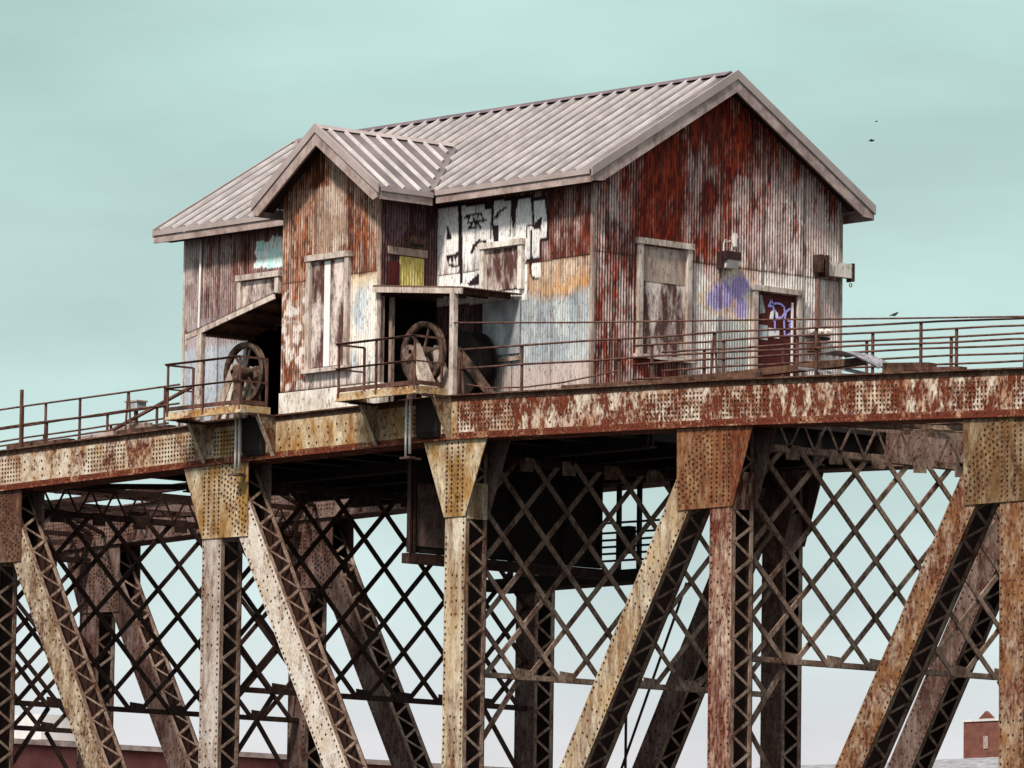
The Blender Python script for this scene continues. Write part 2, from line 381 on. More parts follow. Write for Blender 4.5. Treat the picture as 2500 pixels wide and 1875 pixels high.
        while x_ < xb-.05:
            if i % 2: rv.rivet((x_, y0-.019, za+(zb-za)*(x_-xa)/Lp+.08), (0,-1,0), .024, .018)
            if i % 2: rv.rivet((x_, y0-.017, za+(zb-za)*(x_-xa)/Lp+CH-.055), (0,-1,0), .024, .018)
            if any(a_ < x_ < b_ for a_, b_ in zones):
                for h_ in np.arange(.22, CH-.14, .105): rp_(x_, h_)
            elif i % 3 == 0:
                for h_ in np.arange(.24, CH-.14, .2):
                    if rg.random() < .75: rp_(x_+rg.uniform(-.04,.04), h_+rg.uniform(-.03,.03))
            x_ += .118; i += 1
        rv.build('rivets', S['rivet'], o, kind='stuff', fix=False)
        if k in (-2, 1, 0):                    # splice cover plates
            for xs in ((xa+4.15, xa+5.25),):
                zm = lambda q: za+(zb-za)*(q-xa)/Lp
                pass
    # lower chord (below the picture)
    bc = MB()
    bc.box(-4*L-.5, 3*L+1.2, y0, y0+.03, ZB-.5, ZB+.5); bc.box(-4*L-.5, 3*L+1.2, y0+PD-.03, y0+PD, ZB-.5, ZB+.5); bc.box(-4*L-.5, 3*L+1.2, y0-.05, y0+PD+.05, ZB-.53, ZB-.502)
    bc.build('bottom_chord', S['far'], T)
    return T
truss(0, 'near riveted steel truss with rust-and-white top chord in front of the house', False)
truss(W, 'far riveted steel truss seen in shade through the lattice bracing', True)
for k in (-4, 0, 3):
    pr = MB().prism([(k*L-1.6,-19.5),(k*L+2.3,-19.5),(k*L+1.9,-15.26),(k*L-1.2,-15.26)], 'Y', -1.2, W+1.9).build('bridge_pier', S['conc'])
    tag(pr, {-4:'concrete pier under the left end of the bridge', 0:'concrete pier under the middle of the bridge', 3:'concrete pier under the right end of the bridge'}[k], 'pier', 'concrete bridge piers')

# ------------------------------------------------------------------ sway frames between the trusses
FL = {-4:'dark lattice sway frame farthest left, behind the leftmost post', -3:'lattice sway frame at left edge ending at the leftmost far post',
      -2:'lattice sway frame left of the pale riveted post', -1:'dark lattice sway frame starting behind the pale grey-white post',
      0:'brown lattice sway frame behind the tan middle post, against black bulkhead', 1:'brown lattice sway frame right of the red rusted post, against open sky', 2:'lattice sway frame behind the post at right edge'}
YA, PN = .73, 1.345
for k in range(-4, 3):
    x = k*L+.36; zt = ZC[k]-.05; zb_ = -5.52
    Fm = thing('sway_frame', (x, YA, zb_), FL[k], 'sway frame', 'transverse lattice frames under the deck')
    mat = S['frame'] if k not in (0, 1) else S['lace']  # lit frames get paler steel, backlit ones darker: light put into colour
    # top strut: laced beam
    ts = MB().box(x-.13,x+.13, PD+.03, W-.002, zt-.42, zt-.40).box(x+.11,x+.13, PD+.03, W-.002, zt-.40, zt-.28).box(x-.13,x+.13, PD+.03, W-.002, zt+.38, zt+.40).box(x+.11,x+.13, PD+.03, W-.002, zt+.26, zt+.38).build('top_strut', mat if k in (1,2) else S['inside'], Fm)  # except at right, dark steel carries the shade under the deck
    n = 24; dy = (W-.8)/n
    for i in range(n):
        a_ = (x+.14, .78+i*dy, zt-.34 if i % 2 else zt+.32); b_ = (x+.14, .78+(i+1)*dy, zt+.32 if i % 2 else zt-.34)
        piece('lacing_bar', a_, b_, .06, .012, (1,0,0), mat if k in (1,2) else S['inside'], ts)
    # bottom strut: pair of angles
    MB().box(x-.12,x+.12, PD+.02, W-.002, zb_-.01, zb_+.01).box(x+.10,x+.12, PD+.02, W-.002, zb_+.01, zb_+.11).box(x-.12,x-.10, PD+.02, W-.002, zb_+.01, zb_+.11).build('bottom_strut', mat, Fm)
    zT, zB2 = zt-.30, zb_+.02
    for i in range(8):
        y_ = YA+i*PN
        if 0 < i < 7:
            MB().prism([(y_-.21,zb_-.02),(y_+.21,zb_-.02),(y_+.21,zb_+.22),(y_-.21,zb_+.25)], 'X', x+.122, x+.136).build('gusset_plate', mat, Fm)
            MB().prism([(y_-.21,zT-.30),(y_+.21,zT-.28),(y_+.21,zT+.04),(y_-.21,zT+.04)], 'X', x+.132, x+.146).build('gusset_plate', mat, Fm)
    Hh = zT-zB2
    for i in range(-4, 8):
        for sg, xo in ((1, .12), (-1, .055)):
            # bar from top node i (or i as mirrored) going down by 4 panels
            y1 = (YA+i*PN if sg > 0 else YA+(7-i)*PN)+sg*.18; y2 = y1+sg*(4*PN-.36)
            t0, t1 = 0., 1.
            lo, hi = PD+.06, W-.04
            for (lim, ge) in ((lo, True), (hi, False)):
                for_t = (lim-y1)/(y2-y1)
                if sg > 0:
                    if ge: t0 = max(t0, for_t)
                    else: t1 = min(t1, for_t)
                else:
                    if ge: t1 = min(t1, for_t)
                    else: t0 = max(t0, for_t)
            if t1-t0 < .08: continue
            P = lambda t_: (x+xo, y1+(y2-y1)*t_, zT-Hh*t_)
            piece('lattice_bar', P(t0), P(t1), .115, .045, (1,0,0), mat, Fm)
    # knee braces
    for y_, sg in ((PD, 1), (W, -1)):
        piece('knee_brace', (x, y_+sg*1.35, zb_-.02), (x, y_+sg*.02, zb_-1.75), .12, .05, (1,0,0), mat, Fm)

# ------------------------------------------------------------------ deck and what hangs below it
D0, D1 = -12.9, 4.3
dk = thing('bridge_deck', (-4.5, 5, 0), 'dark timber and steel deck carrying the house', 'deck')
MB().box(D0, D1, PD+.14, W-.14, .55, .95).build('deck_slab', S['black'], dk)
for i in range(12):
    x = D0+.5+i*1.48
    MB().box(x-.02,x+.02, PD+.04, W-.04, -.02, .52).box(x-.14,x+.14, PD+.04, W-.04, -.06, -.02).build('floor_beam', S['black'], dk)
for y_ in (2.6, 4.4, 6.2, 8.0):
    MB().box(D0, D1, y_-.02, y_+.02, -.25, .5).box(D0, D1, y_-.13, y_+.13, -.29, -.25).build('stringer', S['black'], dk)
bk = thing('hanging_bulkhead', (-2.4, 4, -2.68), 'dark steel bulkhead plate hanging below the deck behind the middle post', 'bulkhead')
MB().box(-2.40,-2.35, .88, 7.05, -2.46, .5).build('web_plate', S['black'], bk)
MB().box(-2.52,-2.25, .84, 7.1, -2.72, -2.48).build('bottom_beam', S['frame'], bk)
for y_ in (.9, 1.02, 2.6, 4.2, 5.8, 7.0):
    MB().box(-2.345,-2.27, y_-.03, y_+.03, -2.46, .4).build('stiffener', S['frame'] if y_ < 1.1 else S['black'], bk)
MB().box(-2.345,-2.335, 1.15, 2.1, -2.3, -.8).build('lit_face_patch', S['far'], bk)  # paler patch paints the light on the near end of the bulkhead
wk = thing('service_walkway', (-5, 10, -2.5), 'dark service walkway with rails hanging inside the far truss', 'walkway')
MB().box(-9.2,-3.0, 9.3, 10.15, -2.55, -2.25).build('walkway_floor', S['black'], wk)
for z_ in (-.95,-1.2,-1.38,-1.55,-1.72,-1.9):
    MB().tube([(-9.2,10.1,z_+.03),(-3.0,10.1,z_-.05)], .032, 6).build('rail', S['frame'], wk)
for x_ in (-9.1,-7.2,-5.05,-4.3,-3.1):
    MB().box(x_-.05,x_+.05, 10.06, 10.16, -2.25, -.02).build('hanger', S['black'], wk)
MB().box(-4.9,-4.45, 9.9, 10.14, -1.75, -1.1).build('control_box', S['black'], wk)
for lab, a_, b_ in (('thin steel tie rod slanting between the middle and red posts', (-2.6,10.15,-2.6), (-5.3,10.15,-7.9)), ('thin vertical steel rod between the middle and red posts', (-4.75,10.15,-5.2), (-4.75,10.15,-14.2))):
    o = MB().tube([a_, b_], .035, 6).build('tie_rod', S['frame'], None, True); tag(o, lab, 'tie rod', 'thin rods inside the far truss')
# top lateral bracing where there is no deck
LBL = {-4:'crossed lateral bracing between the trusses at far left', -3:'crossed lateral bracing between the trusses at left edge', -2:'crossed lateral bracing left of the house', 1:'crossed pale lateral bracing right of the house', 2:'crossed lateral bracing at right edge'}
for k in LBL:
    lb = thing('lateral_bracing', (k*L+4.8, 5, ZC[k]), LBL[k], 'bracing', 'lateral bracing in the plane of the top chords')
    xa, xb = k*L+.8, (k+1)*L-.1
    lm = S['lace'] if k > 0 else S['frame']
    def laced_strut(p, q, wd=.36):
        P = Vector(p); Q = Vector(q); d_ = (Q-P).normalized(); c_ = d_.cross(Vector((0,0,1))).normalized()
        o = MB().bar(P+c_*wd/2, Q+c_*wd/2, .09, .02, (0,0,1)).bar(P-c_*wd/2, Q-c_*wd/2, .09, .02, (0,0,1)).bar(P+c_*wd/2+Vector((0,0,.05)), Q+c_*wd/2+Vector((0,0,.05)), .09, .02, c_).bar(P-c_*wd/2+Vector((0,0,.05)), Q-c_*wd/2+Vector((0,0,.05)), .09, .02, c_).build('brace', lm, lb)
        n_ = int((Q-P).length/.42); z = MB()
        for i in range(n_):
            s0 = 1 if i % 2 else -1
            z.bar(P+(Q-P)*(i/n_)+c_*s0*wd/2-Vector((0,0,.018)), P+(Q-P)*((i+1)/n_)-c_*s0*wd/2-Vector((0,0,.018)), .05, .012, (0,0,1))
        z.build('lacing', lm, o, kind='stuff', fix=False)
    z1, z2 = zc(xa)+.12, zc(xb)+.12; zm_ = (z1+z2)/2
    laced_strut((xa,PD+.05,z1), (xb,W-.05,z2)); laced_strut((xb,PD+.05,z2+.14), (xa,W-.05,z1+.14))
    laced_strut(((xa+xb)/2,PD+.05,zm_+.3), ((xa+xb)/2,W-.05,zm_+.3), .5)
    laced_strut(((xa+xb)/2+2.1,PD+.05,zm_+.42), ((xa+xb)/2+2.1,W-.05,zm_+.42), .5)
    laced_strut(((xa+xb)/2-2.1,PD+.05,zm_+.42), ((xa+xb)/2-2.1,W-.05,zm_+.42), .5)
    for y_ in (3.6, 6.6):
        MB().prism([(xa-.5,z1+.45),(xb+.5,z2+.45),(xb+.5,z2+.62),(xa-.5,z1+.62)], 'Y', y_-.1, y_+.1).build('stringer', lm, lb)

# ------------------------------------------------------------------ machinery house: walls
YB, YF, XR, XL, YK = .12, 1.867, 2.941, -12.22, 9.925
BX0, BX1 = -6.28, -2.57
EZ = 6.16; RZ = 8.94; YM = (YF+YK)/2; OH = .565
SL = (RZ-EZ)/(YM-(YF-OH))                    # main roof slope
def roof_y(y): return EZ + SL*((y-(YF-OH)) if y < YM else ((YK+OH)-y))
BM, BR = -4.425, 7.79                         # bay ridge
BSL = (7.79-6.11)/2.35
def roof_b(x): return BR - BSL*abs(x-BM)
_rng = np.random.RandomState(5); _tab = _rng.rand(256, 256)
def vn(x, y, seed=0):
    x = np.asarray(x, float)+seed*17.3; y = np.asarray(y, float)+seed*7.9
    xi = np.floor(x).astype(int); yi = np.floor(y).astype(int); fx = x-xi; fy = y-yi; fx = fx*fx*(3-2*fx); fy = fy*fy*(3-2*fy)
    T_ = lambda a, b: _tab[a & 255, b & 255]
    return (T_(xi,yi)*(1-fx)+T_(xi+1,yi)*fx)*(1-fy) + (T_(xi,yi+1)*(1-fx)+T_(xi+1,yi+1)*fx)*fy
def fbm(x, y, seed=0, oct=4):
    s_ = 0; a_ = .5; tot = 0
    for i in range(oct): s_ = s_+a_*vn(x*2**i, y*2**i, seed+i); tot += a_; a_ *= .55
    return s_/tot
def sst(x, a, b): t_ = np.clip((x-a)/(b-a), 0, 1); return t_*t_*(3-2*t_)
def lerp(a, b, m_): return a*(1-m_[...,None]) + b*m_[...,None]
def C3(*c): return np.array(srgb(*c))[None,None,:]
def inpoly(px, pz, poly):
    c_ = np.zeros(px.shape, bool); j = len(poly)-1
    for i in range(len(poly)):
        xi, zi = poly[i]; xj, zj = poly[j]
        if zi != zj: c_ ^= ((zi > pz) != (zj > pz)) & (px < (xj-xi)*(pz-zi)/(zj-zi)+xi)
        j = i
    return c_
def nearline(px, pz, pts, w_):
    m_ = np.zeros(px.shape, bool)
    for (x1,z1),(x2,z2) in zip(pts, pts[1:]):
        dx, dz = x2-x1, z2-z1; t_ = np.clip(((px-x1)*dx+(pz-z1)*dz)/(dx*dx+dz*dz+1e-9), 0, 1)
        m_ |= (px-x1-t_*dx)**2+(pz-z1-t_*dz)**2 < w_*w_
    return m_
def rusty(s, z, wv, bias, pale, pale2, red, red2, seed):
    """weathered corrugated sheet: pale coat, vertical rust streaks, more rust and a darker tone in the valleys"""
    n1 = fbm(s*.8, z*.42, seed); n2 = fbm(s*12, z*.9, seed+9); n3 = fbm(s*3.6, z*1.7, seed+20, 5); n4 = fbm(s*17, z*5, seed+31); n6 = fbm(s*26, z*9, seed+40)
    f_ = .28*n1+.22*n2+.34*n3+.16*n6 + bias - .01 + .11*(.5-wv)
    pm = sst(f_, .40, .60)
    pc = lerp(pale+0*n1[...,None], pale2, sst(n3, .38, .66)); rc = lerp(red+0*n1[...,None], red2, sst(n4, .35, .65))
    c = lerp(rc, pc, pm)
    c = lerp(c, C3(44,18,12), .55*sst(fbm(s*6,z*1.4,seed+55),.54,.68)*(1-.6*pm))
    c = c*(1-.5*wv**2*(.4+.6*sst(n2,.35,.6)))[...,None]
    return c*(.78+.5*n4)[...,None]
PALE, PALE2 = C3(248,240,236), C3(212,188,184); RD, RD2 = C3(96,16,4), C3(150,50,18); BRN, BRN2 = C3(84,28,12), C3(136,72,36); DMV = C3(74,48,46)
def col_gable(s, z, wv):
    bias = -.125 + .15*sst(s,6.4,8.6) + .10*np.exp(-((s-4.9)/.35)**2) - .05*sst(z,6.2,8.2) + .10*np.exp(-((s-6.5)/.5)**2)*(z<6.6)
    low = 1-sst(z + .5*(fbm(s*2.2,z*.3,3)-.5) + .8*(fbm(s*9,z*.5,6)-.5), 4.0, 4.75)
    bias = bias + low*(.26*sst(s,4.9,5.3) + .02)
    bias = bias + .06*(s<3.2)
    red = lerp(RD+0*s[...,None], BRN, sst(s,6.5,8.5)*.6 + .5*(s<3.1)*(z<6))
    c = rusty(s, z, wv, bias, PALE, PALE2, red, RD2, 2)
    tl = ((s>5.85)&(s<6.88)&(z<3.2+.2*(fbm(s*3,z*3,40)-.5))).astype(float)*.65
    c = lerp(c, C3(150,166,166)*(.8+.3*fbm(s*6,z*2,41))[...,None], tl)
    # purple and yellow sprayed patch
    nn = fbm(s*5,z*5,50); n5 = fbm(s*14,z*9,52)
    dd = np.full(s.shape, 9.)
    for cy_, cz_, ry, rz in ((5.85,3.55,.40,.30),(6.1,3.74,.42,.40),(6.55,3.92,.40,.40),(6.66,3.5,.26,.34)): dd = np.minimum(dd, np.hypot((s-cy_)/ry,(z-cz_)/rz))
    dd = dd+.8*(nn-.5)+.5*(n5-.5)
    c = lerp(c, C3(214,170,92), np.exp(-((dd-1.12)/.16)**2)*.5)
    c = lerp(c, C3(146,130,212)*(.8+.4*n5)[...,None]*(1-.3*wv)[...,None], (1-sst(dd,.55,1.15))*.72)
    return c
GW = [[(-2.65,5.89),(-.85,5.85),(-.85,5.73),(-.61,5.7),(-.58,5.9),(.08,5.85),(.25,5.84),(.76,5.85),(.84,5.78),(1.31,5.74),(1.39,5.15),(1.36,4.75),(1.15,4.75),(1.15,4.28),(.66,4.3),(.65,3.4),(-2.6,3.5)],[(.79,4.25),(.95,4.29),(1.13,4.23),(1.14,3.94),(1.01,3.88),(.83,3.97)]]
GB = [[(-1.86,5.84),(-1.7,5.84),(-1.65,3.97),(-1.75,3.94)],[(.04,5.86),(.32,5.85),(.21,5.29),(.15,4.91)],[(.77,5.82),(.87,5.78),(.89,5.16),(1.11,5.31),(1.16,5.29),(1.13,5.),(.86,5.06),(.83,5.13),(.64,5.15),(.65,4.85),(.61,4.85),(.61,5.19),(.82,5.18)],[(-.61,5.7),(-.55,5.65),(-.57,5.29),(-.36,5.24),(-.38,4.73),(-.53,4.74),(-.6,5.26)],[(.78,5.03),(.83,5.02),(.83,4.39),(1.13,4.33),(1.13,4.28),(.77,4.33)],[(.71,4.26),(.95,4.31),(1.13,4.29),(1.13,4.24),(.95,4.27),(.79,4.2),(.79,4.01),(.93,3.87),(1.09,3.88),(1.01,3.83),(.85,3.87),(.74,4.01)],[(-2.29,5.45),(-2.19,5.37),(-2.05,5.09),(-2.14,5.04),(-2.25,5.09),(-2.21,5.26)],[(-2.27,4.72),(-1.97,4.71),(-1.77,4.76),(-1.76,4.37),(-2.02,4.38),(-2.18,4.46)],[(-1.53,3.92),(-1.21,4.11),(-.95,4.21),(-.89,3.87)],[(-1.38,4.66),(-1.31,4.86),(-1.07,4.98),(-.8,4.92),(-.83,4.82),(-.99,4.92),(-1.23,4.78),(-1.28,4.65)],[(-.85,5.85),(-.58,5.84),(-.61,5.7),(-.85,5.68)]]  # graffiti blacks, plus a painted shadow triangle left of the small window
GRD = [[(-2.17,4.47),(-2.11,4.61),(-2.02,4.48),(-1.97,4.64),(-1.91,4.49),(-1.84,4.66),(-1.8,4.44)]]
GS = [[(-1.59,5.56),(-1.35,5.58),(-1.08,5.61)],[(-1.46,5.52),(-1.48,5.41),(-1.29,5.41),(-1.45,5.27),(-1.26,5.28)],[(-1.3,5.54),(-1.18,5.28)],[(-1.11,5.55),(-1.16,5.42),(-1.02,5.26)],[(-1.19,5.4),(-.84,5.42)],[(-1.,5.58),(-.92,5.4)],[(-.52,5.43),(-.39,5.56),(-.1,5.66)],[(-.39,5.56),(-.44,5.42)]]
CY = [(-9.41,5.69),(-9.21,5.69),(-9.04,5.62),(-8.81,5.75),(-8.64,5.75),(-8.25,5.62),(-8.23,4.92),(-8.62,4.98),(-8.79,4.94),(-9.19,5.03),(-9.48,4.99),(-9.51,5.11),(-9.37,5.21),(-9.5,5.37),(-9.41,5.52)]
def col_front(s, z, wv):
    right = s > -2.6
    # right stretch
    jag = .5*(fbm(s*5, z*.3, 61)-.5)
    b_ = np.where(z > 4.27, -.10, .06-.1*sst(s,1.6,2.9))
    up_ = rusty(s, z, wv, b_, C3(214,196,186), PALE2, C3(92,24,12), C3(128,52,30), 4)
    mid = rusty(s, z, wv, b_, C3(224,208,190), C3(190,156,130), C3(100,38,12), C3(150,78,34), 5)
    c = np.where((z > 4.27)[...,None], up_, mid)
    pm = 1-sst(z+jag, 3.25, 3.6)
    blue = rusty(s, z, wv, .16, C3(188,200,206), C3(160,176,188), C3(110,100,100), C3(150,140,136), 6)
    c = lerp(c, blue, .85*pm*(s>-.9)); c = lerp(c, C3(204,150,80)*(.8+.4*fbm(s*9,z*2,63))[...,None], np.exp(-((z+jag-3.62)/.13)**2)*.5*sst(s,.7,1.6))
    c = lerp(c, C3(196,178,172)*(.8+.3*fbm(s*9,z*2,64))[...,None], (1-sst(z,1.75,1.9))*.8)
    lowshade = rusty(s, z, wv, -.02, C3(150,124,124), C3(110,86,88), C3(62,34,34), C3(90,58,56), 7)  # darker mauve under the awning, its shadow put into the colour
    c = lerp(c, lowshade, ((s<-.9)&(z<3.6)).astype(float))
    wht = np.zeros(s.shape, bool)
    for p in GW: wht |= inpoly(s, z, p)
    wc = C3(250,249,250)*(.86+.24*fbm(s*12,z*3,65))[...,None]*(1-.22*wv*(fbm(s*3,z*2,68)>.45))[...,None]
    c = lerp(c, wc, wht.astype(float)*.97)
    blk = np.zeros(s.shape, bool)
    for p in GB: blk |= inpoly(s, z, p)
    for p in GS: blk |= nearline(s, z, p, .03)
    blk |= nearline(s, z, GW[0][:15], .045)
    for xx in (-.62, .08, .25): blk |= nearline(s, z, [(xx,5.85),(xx-.03,4.95)], .022)
    c = lerp(c, C3(30,18,26), blk.astype(float))
    rdm = np.zeros(s.shape, bool)
    for p in GRD: rdm |= inpoly(s, z, p)
    c = lerp(c, C3(220,214,214), rdm.astype(float))
    # left stretch
    bl = rusty(s, z, wv, .03+.12*(s<-11.55)-.05*sst(s,-10.2,-9)+.08*sst(-z,-4,-3), C3(186,172,170), C3(150,130,130), C3(88,32,22), C3(122,66,52), 8)
    bl = lerp(bl, C3(160,150,156), ((s<-10.3)&(z<3.9)&(z>3.2)&(fbm(s*3,z*3,69)>.42)).astype(float)*.7)
    bl = lerp(bl, C3(176,190,204)*(.75+.4*fbm(s*9,z*2,70))[...,None], (1-sst(z,3.1,3.3))*.75)
    cy = inpoly(s+.06*(fbm(s*9,z*6,71)-.5), z+.12*(fbm(s*12,z*5,72)-.5), CY)
    bl = lerp(bl, lerp(C3(250,255,255)+0*bl, C3(196,248,246), (fbm(s*11,z*2.5,73)>.52).astype(float)), cy.astype(float))
    return np.where(right[...,None], c, bl)
def col_bay(s, z, wv):
    b_ = -.03+.10*np.exp(-((s+4.3)/.4)**2)*(z>4.6)-.06*(z>6.4)
    c = rusty(s, z, wv, b_, C3(222,204,190), C3(176,148,130), C3(98,38,16), C3(148,80,38), 12)
    pm = sst(s,-3.75,-3.6)*(1-sst(z+.2*(fbm(s*6,z*.5,81)-.5),4.1,4.25))
    pl = rusty(s, z, wv, .2, C3(232,226,218), C3(196,206,216), C3(140,110,96), C3(170,150,140), 13)
    pl = lerp(pl, C3(214,180,116), sst(z,3.7,4.15)*.5)
    c = lerp(c, pl, pm)
    sp = fbm(s*8, z*5, 84, 5)+.10*(fbm(s*30,z*3,86)-.5); c = lerp(c, C3(240,236,234), sst(sp,.50,.60)*((s<-5.2)&(z<4.0))*(1-.5*wv)*.85)
    lw = 1-sst(z,1.93,1.97); c = lerp(c, C3(214,206,204)*(.8+.3*fbm(s*9,z*3,85))[...,None], lw*(s>-5.35)*.85)
    return c
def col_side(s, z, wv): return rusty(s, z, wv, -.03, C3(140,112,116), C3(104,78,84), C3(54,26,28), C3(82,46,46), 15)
def col_plain(s, z, wv): return rusty(s, z, wv, 0, PALE, PALE2, BRN, BRN2, 16)
PITCH, AMP = .0855, .0125
def sheets(wall, axis, const, s0, s1, bands, colf, nsgn, wtop=None, rows=.045, width=1.368, rnd=0):
    """corrugated sheets side by side; each sheet its own object under the wall"""
    rr = random.Random(rnd)
    edges = [s0]
    while edges[-1]+width*1.3 < s1: edges.append(edges[-1]+width)
    edges.append(s1)
    for bi, (z0, z1) in enumerate(bands):
        for a_, b_ in zip(edges, edges[1:]):
            ns = max(2, int(round((b_-a_)/(PITCH/6)))+1); nz_ = max(2, int((( z1 if z1 else 7)-z0)/rows)+2)
            s = np.linspace(a_-.004, b_+.012, ns); dz0 = rr.uniform(-.03,.03) if bi else 0
            top = np.array([wtop(q) for q in s]) if wtop else np.full(ns, z1)
            if z1: top = np.minimum(top, z1) if wtop else top
            bot = z0+(dz0 if z0 > 1.3 else 0)
            if top.max() <= bot+.02: continue
            top = np.maximum(top, bot+.001)
            tt = np.linspace(0, 1, nz_)
            Z = bot + (top[None,:]-bot)*tt[:,None]; S_ = np.repeat(s[None,:], nz_, 0)
            wv = .5-.5*np.cos(2*np.pi*S_/PITCH)           # 1 in the valleys
            off = rr.uniform(0,.004) + (.006 if bi else 0)
            wob = .008*(fbm(S_*1.1, Z*.8, 90+rnd)-.5)
            n_ = const + nsgn*(AMP*(1-2*wv)+off+wob)
            V = np.stack([S_, n_, Z] if axis == 'Y' else [n_, S_, Z], -1).reshape(-1,3)
            tone = 1+rr.uniform(-.14,.10)
            c = colf(S_, Z, wv)*tone
            de = np.minimum(np.minimum(S_-a_, b_-S_), np.minimum(Z-bot, top[None,:]-Z)*1.0); en = fbm(S_*7, Z*4, 95+rnd)
            c = lerp(c, C3(58,24,14), np.clip(np.exp(-np.maximum(de,0)/.022)*(.25+1.1*en), 0, .85))
            c = lerp(c, C3(92,40,20), np.clip(np.exp(-np.maximum(Z-bot,0)/.22)*sst(fbm(S_*14,Z*1.2,97+rnd),.45,.65), 0, .6))
            c = np.clip(c, 0, .9); c4 = np.concatenate([c, np.ones(c.shape[:2]+(1,))], -1).reshape(-1,4)
            i = np.arange((nz_-1)*(ns-1)); r_ = i//(ns-1); q = i % (ns-1); p0 = r_*ns+q
            Q = np.stack([p0, p0+1, p0+1+ns, p0+ns], 1)
            if (axis == 'Y') == (nsgn > 0): Q = Q[:, ::-1]
            me = bpy.data.meshes.new('corrugated_sheet'); me.vertices.add(len(V)); me.vertices.foreach_set('co', V.ravel())
            me.loops.add(Q.size); me.loops.foreach_set('vertex_index', Q.ravel().astype(np.int32)); me.polygons.add(len(Q))
            me.polygons.foreach_set('loop_start', np.arange(0, Q.size, 4, dtype=np.int32)); me.polygons.foreach_set('use_smooth', np.ones(len(Q), bool))
            me.update(calc_edges=True)
            at = me.color_attributes.new('Col', 'FLOAT_COLOR', 'POINT'); at.data.foreach_set('color', c4.ravel().astype(np.float32))
            me.materials.append(S['sheet'])
            adopt(bpy.data.objects.new('corrugated_sheet', me), wall)
H = thing('machinery_house', (-4.6, 5.9, 1.0), 'rusty corrugated-iron machinery house with gabled metal roof standing on the bridge', 'house')
def wall_frame(name, mb): return mb.build(name, S['black'], H)
wf = wall_frame('front_wall', MB().box(BX1+.05, XR-.05, YF+.1, YF+.16, 1.0, 6.1))
wf2 = wall_frame('front_wall', MB().prism([(XL+.05,1.0),(-9.75,1.0),(-9.75,3.7),(BX0-.05,3.7),(BX0-.05,6.1),(XL+.05,6.1)], 'Y', YF+.1, YF+.16))
sheets(wf, 'Y', YF, BX1, XR, [(1.0,4.27),(4.25,6.14)], col_front, -1, rnd=1)
sheets(wf2, 'Y', YF, XL, -9.72, [(1.0,3.62),(3.6,6.14)], col_front, -1, rnd=2)
sheets(wf2, 'Y', YF, -9.72, BX0, [(3.6,6.14)], col_front, -1, rnd=3)
gf = wall_frame('gable_wall', MB().prism([(YF+.05,1.0),(YK-.05,1.0),(YK-.05,5.9),(YM,8.5),(YF+.05,5.9)], 'X', XR-.16, XR-.1))
sheets(gf, 'X', XR, YF, YK, [(1.0,4.40),(4.37,None)], col_gable, 1, wtop=lambda y: roof_y(y)-.12, rnd=4)
bf = wall_frame('bay_front_wall', MB().prism([(BX0+.05,1.5),(BX1-.05,1.5),(BX1-.05,6.0),(BM,7.2),(BX0+.05,6.0)], 'Y', YB+.08, YB+.14))
sheets(bf, 'Y', YB, BX0, BX1, [(1.55,4.22),(4.2,None)], col_bay, -1, wtop=lambda x: roof_b(x)-.12, rnd=5, width=1.24)
bs = wall_frame('bay_side_wall', MB().box(BX1-.12, BX1-.07, YB+.1, YF+.1, 3.6, 6.0))
sheets(bs, 'X', BX1, YB, YF, [(3.6,6.05)], col_side, 1, rnd=6, width=.9)
b2 = wall_frame('bay_left_wall', MB().box(BX0+.07, BX0+.12, YB+.1, YF+.1, 3.6, 6.0))
sheets(b2, 'X', BX0, YB, YF, [(3.6,6.05)], col_side, -1, rnd=7, rows=.3, width=.9)
ew = wall_frame('end_wall', MB().prism([(YF+.05,1.0),(YK-.05,1.0),(YK-.05,5.9),(YM,8.5),(YF+.05,5.9)], 'X', XL+.1, XL+.16))
sheets(ew, 'X', XL, YF, YK, [(1.0,None)], col_plain, -1, wtop=lambda y: roof_y(y)-.12, rnd=8, rows=.3)
bw = wall_frame('back_wall', MB().box(XL+.05, XR-.05, YK-.16, YK-.1, 1.0, 6.1))
sheets(bw, 'Y', YK, XL, XR, [(1.0,6.14)], col_plain, 1, rnd=9, rows=.3)
MB().box(XL+.2, XR-.2, 4.0, 4.06, 1.0, 6.2).build('dark_backing', S['black'], H)  # added dark wall that keeps the view through the openings black
# corner boards and bay base
for (x_, y_) in ((XR, YF), (XR, YK), (XL, YF)):
    sx = 1 if x_ == XR else -1
    MB().box(x_-.05 if sx > 0 else x_-.03, x_+.03 if sx > 0 else x_+.05, y_-.03, y_+.05, 1.0, 6.0).build('corner_trim', S['wood'] if x_ == XR else S['woodpale'], H)
MB().box(BX0-.02, -5.35, YB-.02, YB+.25, 1.03, 1.53).build('base_panel', S['conc'], H)
MB().box(-5.33, BX1+.02, YB-.02, YB+.25, 1.03, 1.53).build('base_panel', S['conc'], H)
MB().box(BX1-.13, BX1-.03, YB-.02, YB+.14, 1.53, 6.0).build('corner_post', S['wood'], H)
MB().box(BX1-.12, BX1-.02, YB+.35, YB+.45, 1.0, 3.6).build('door_post', S['wood'], H)
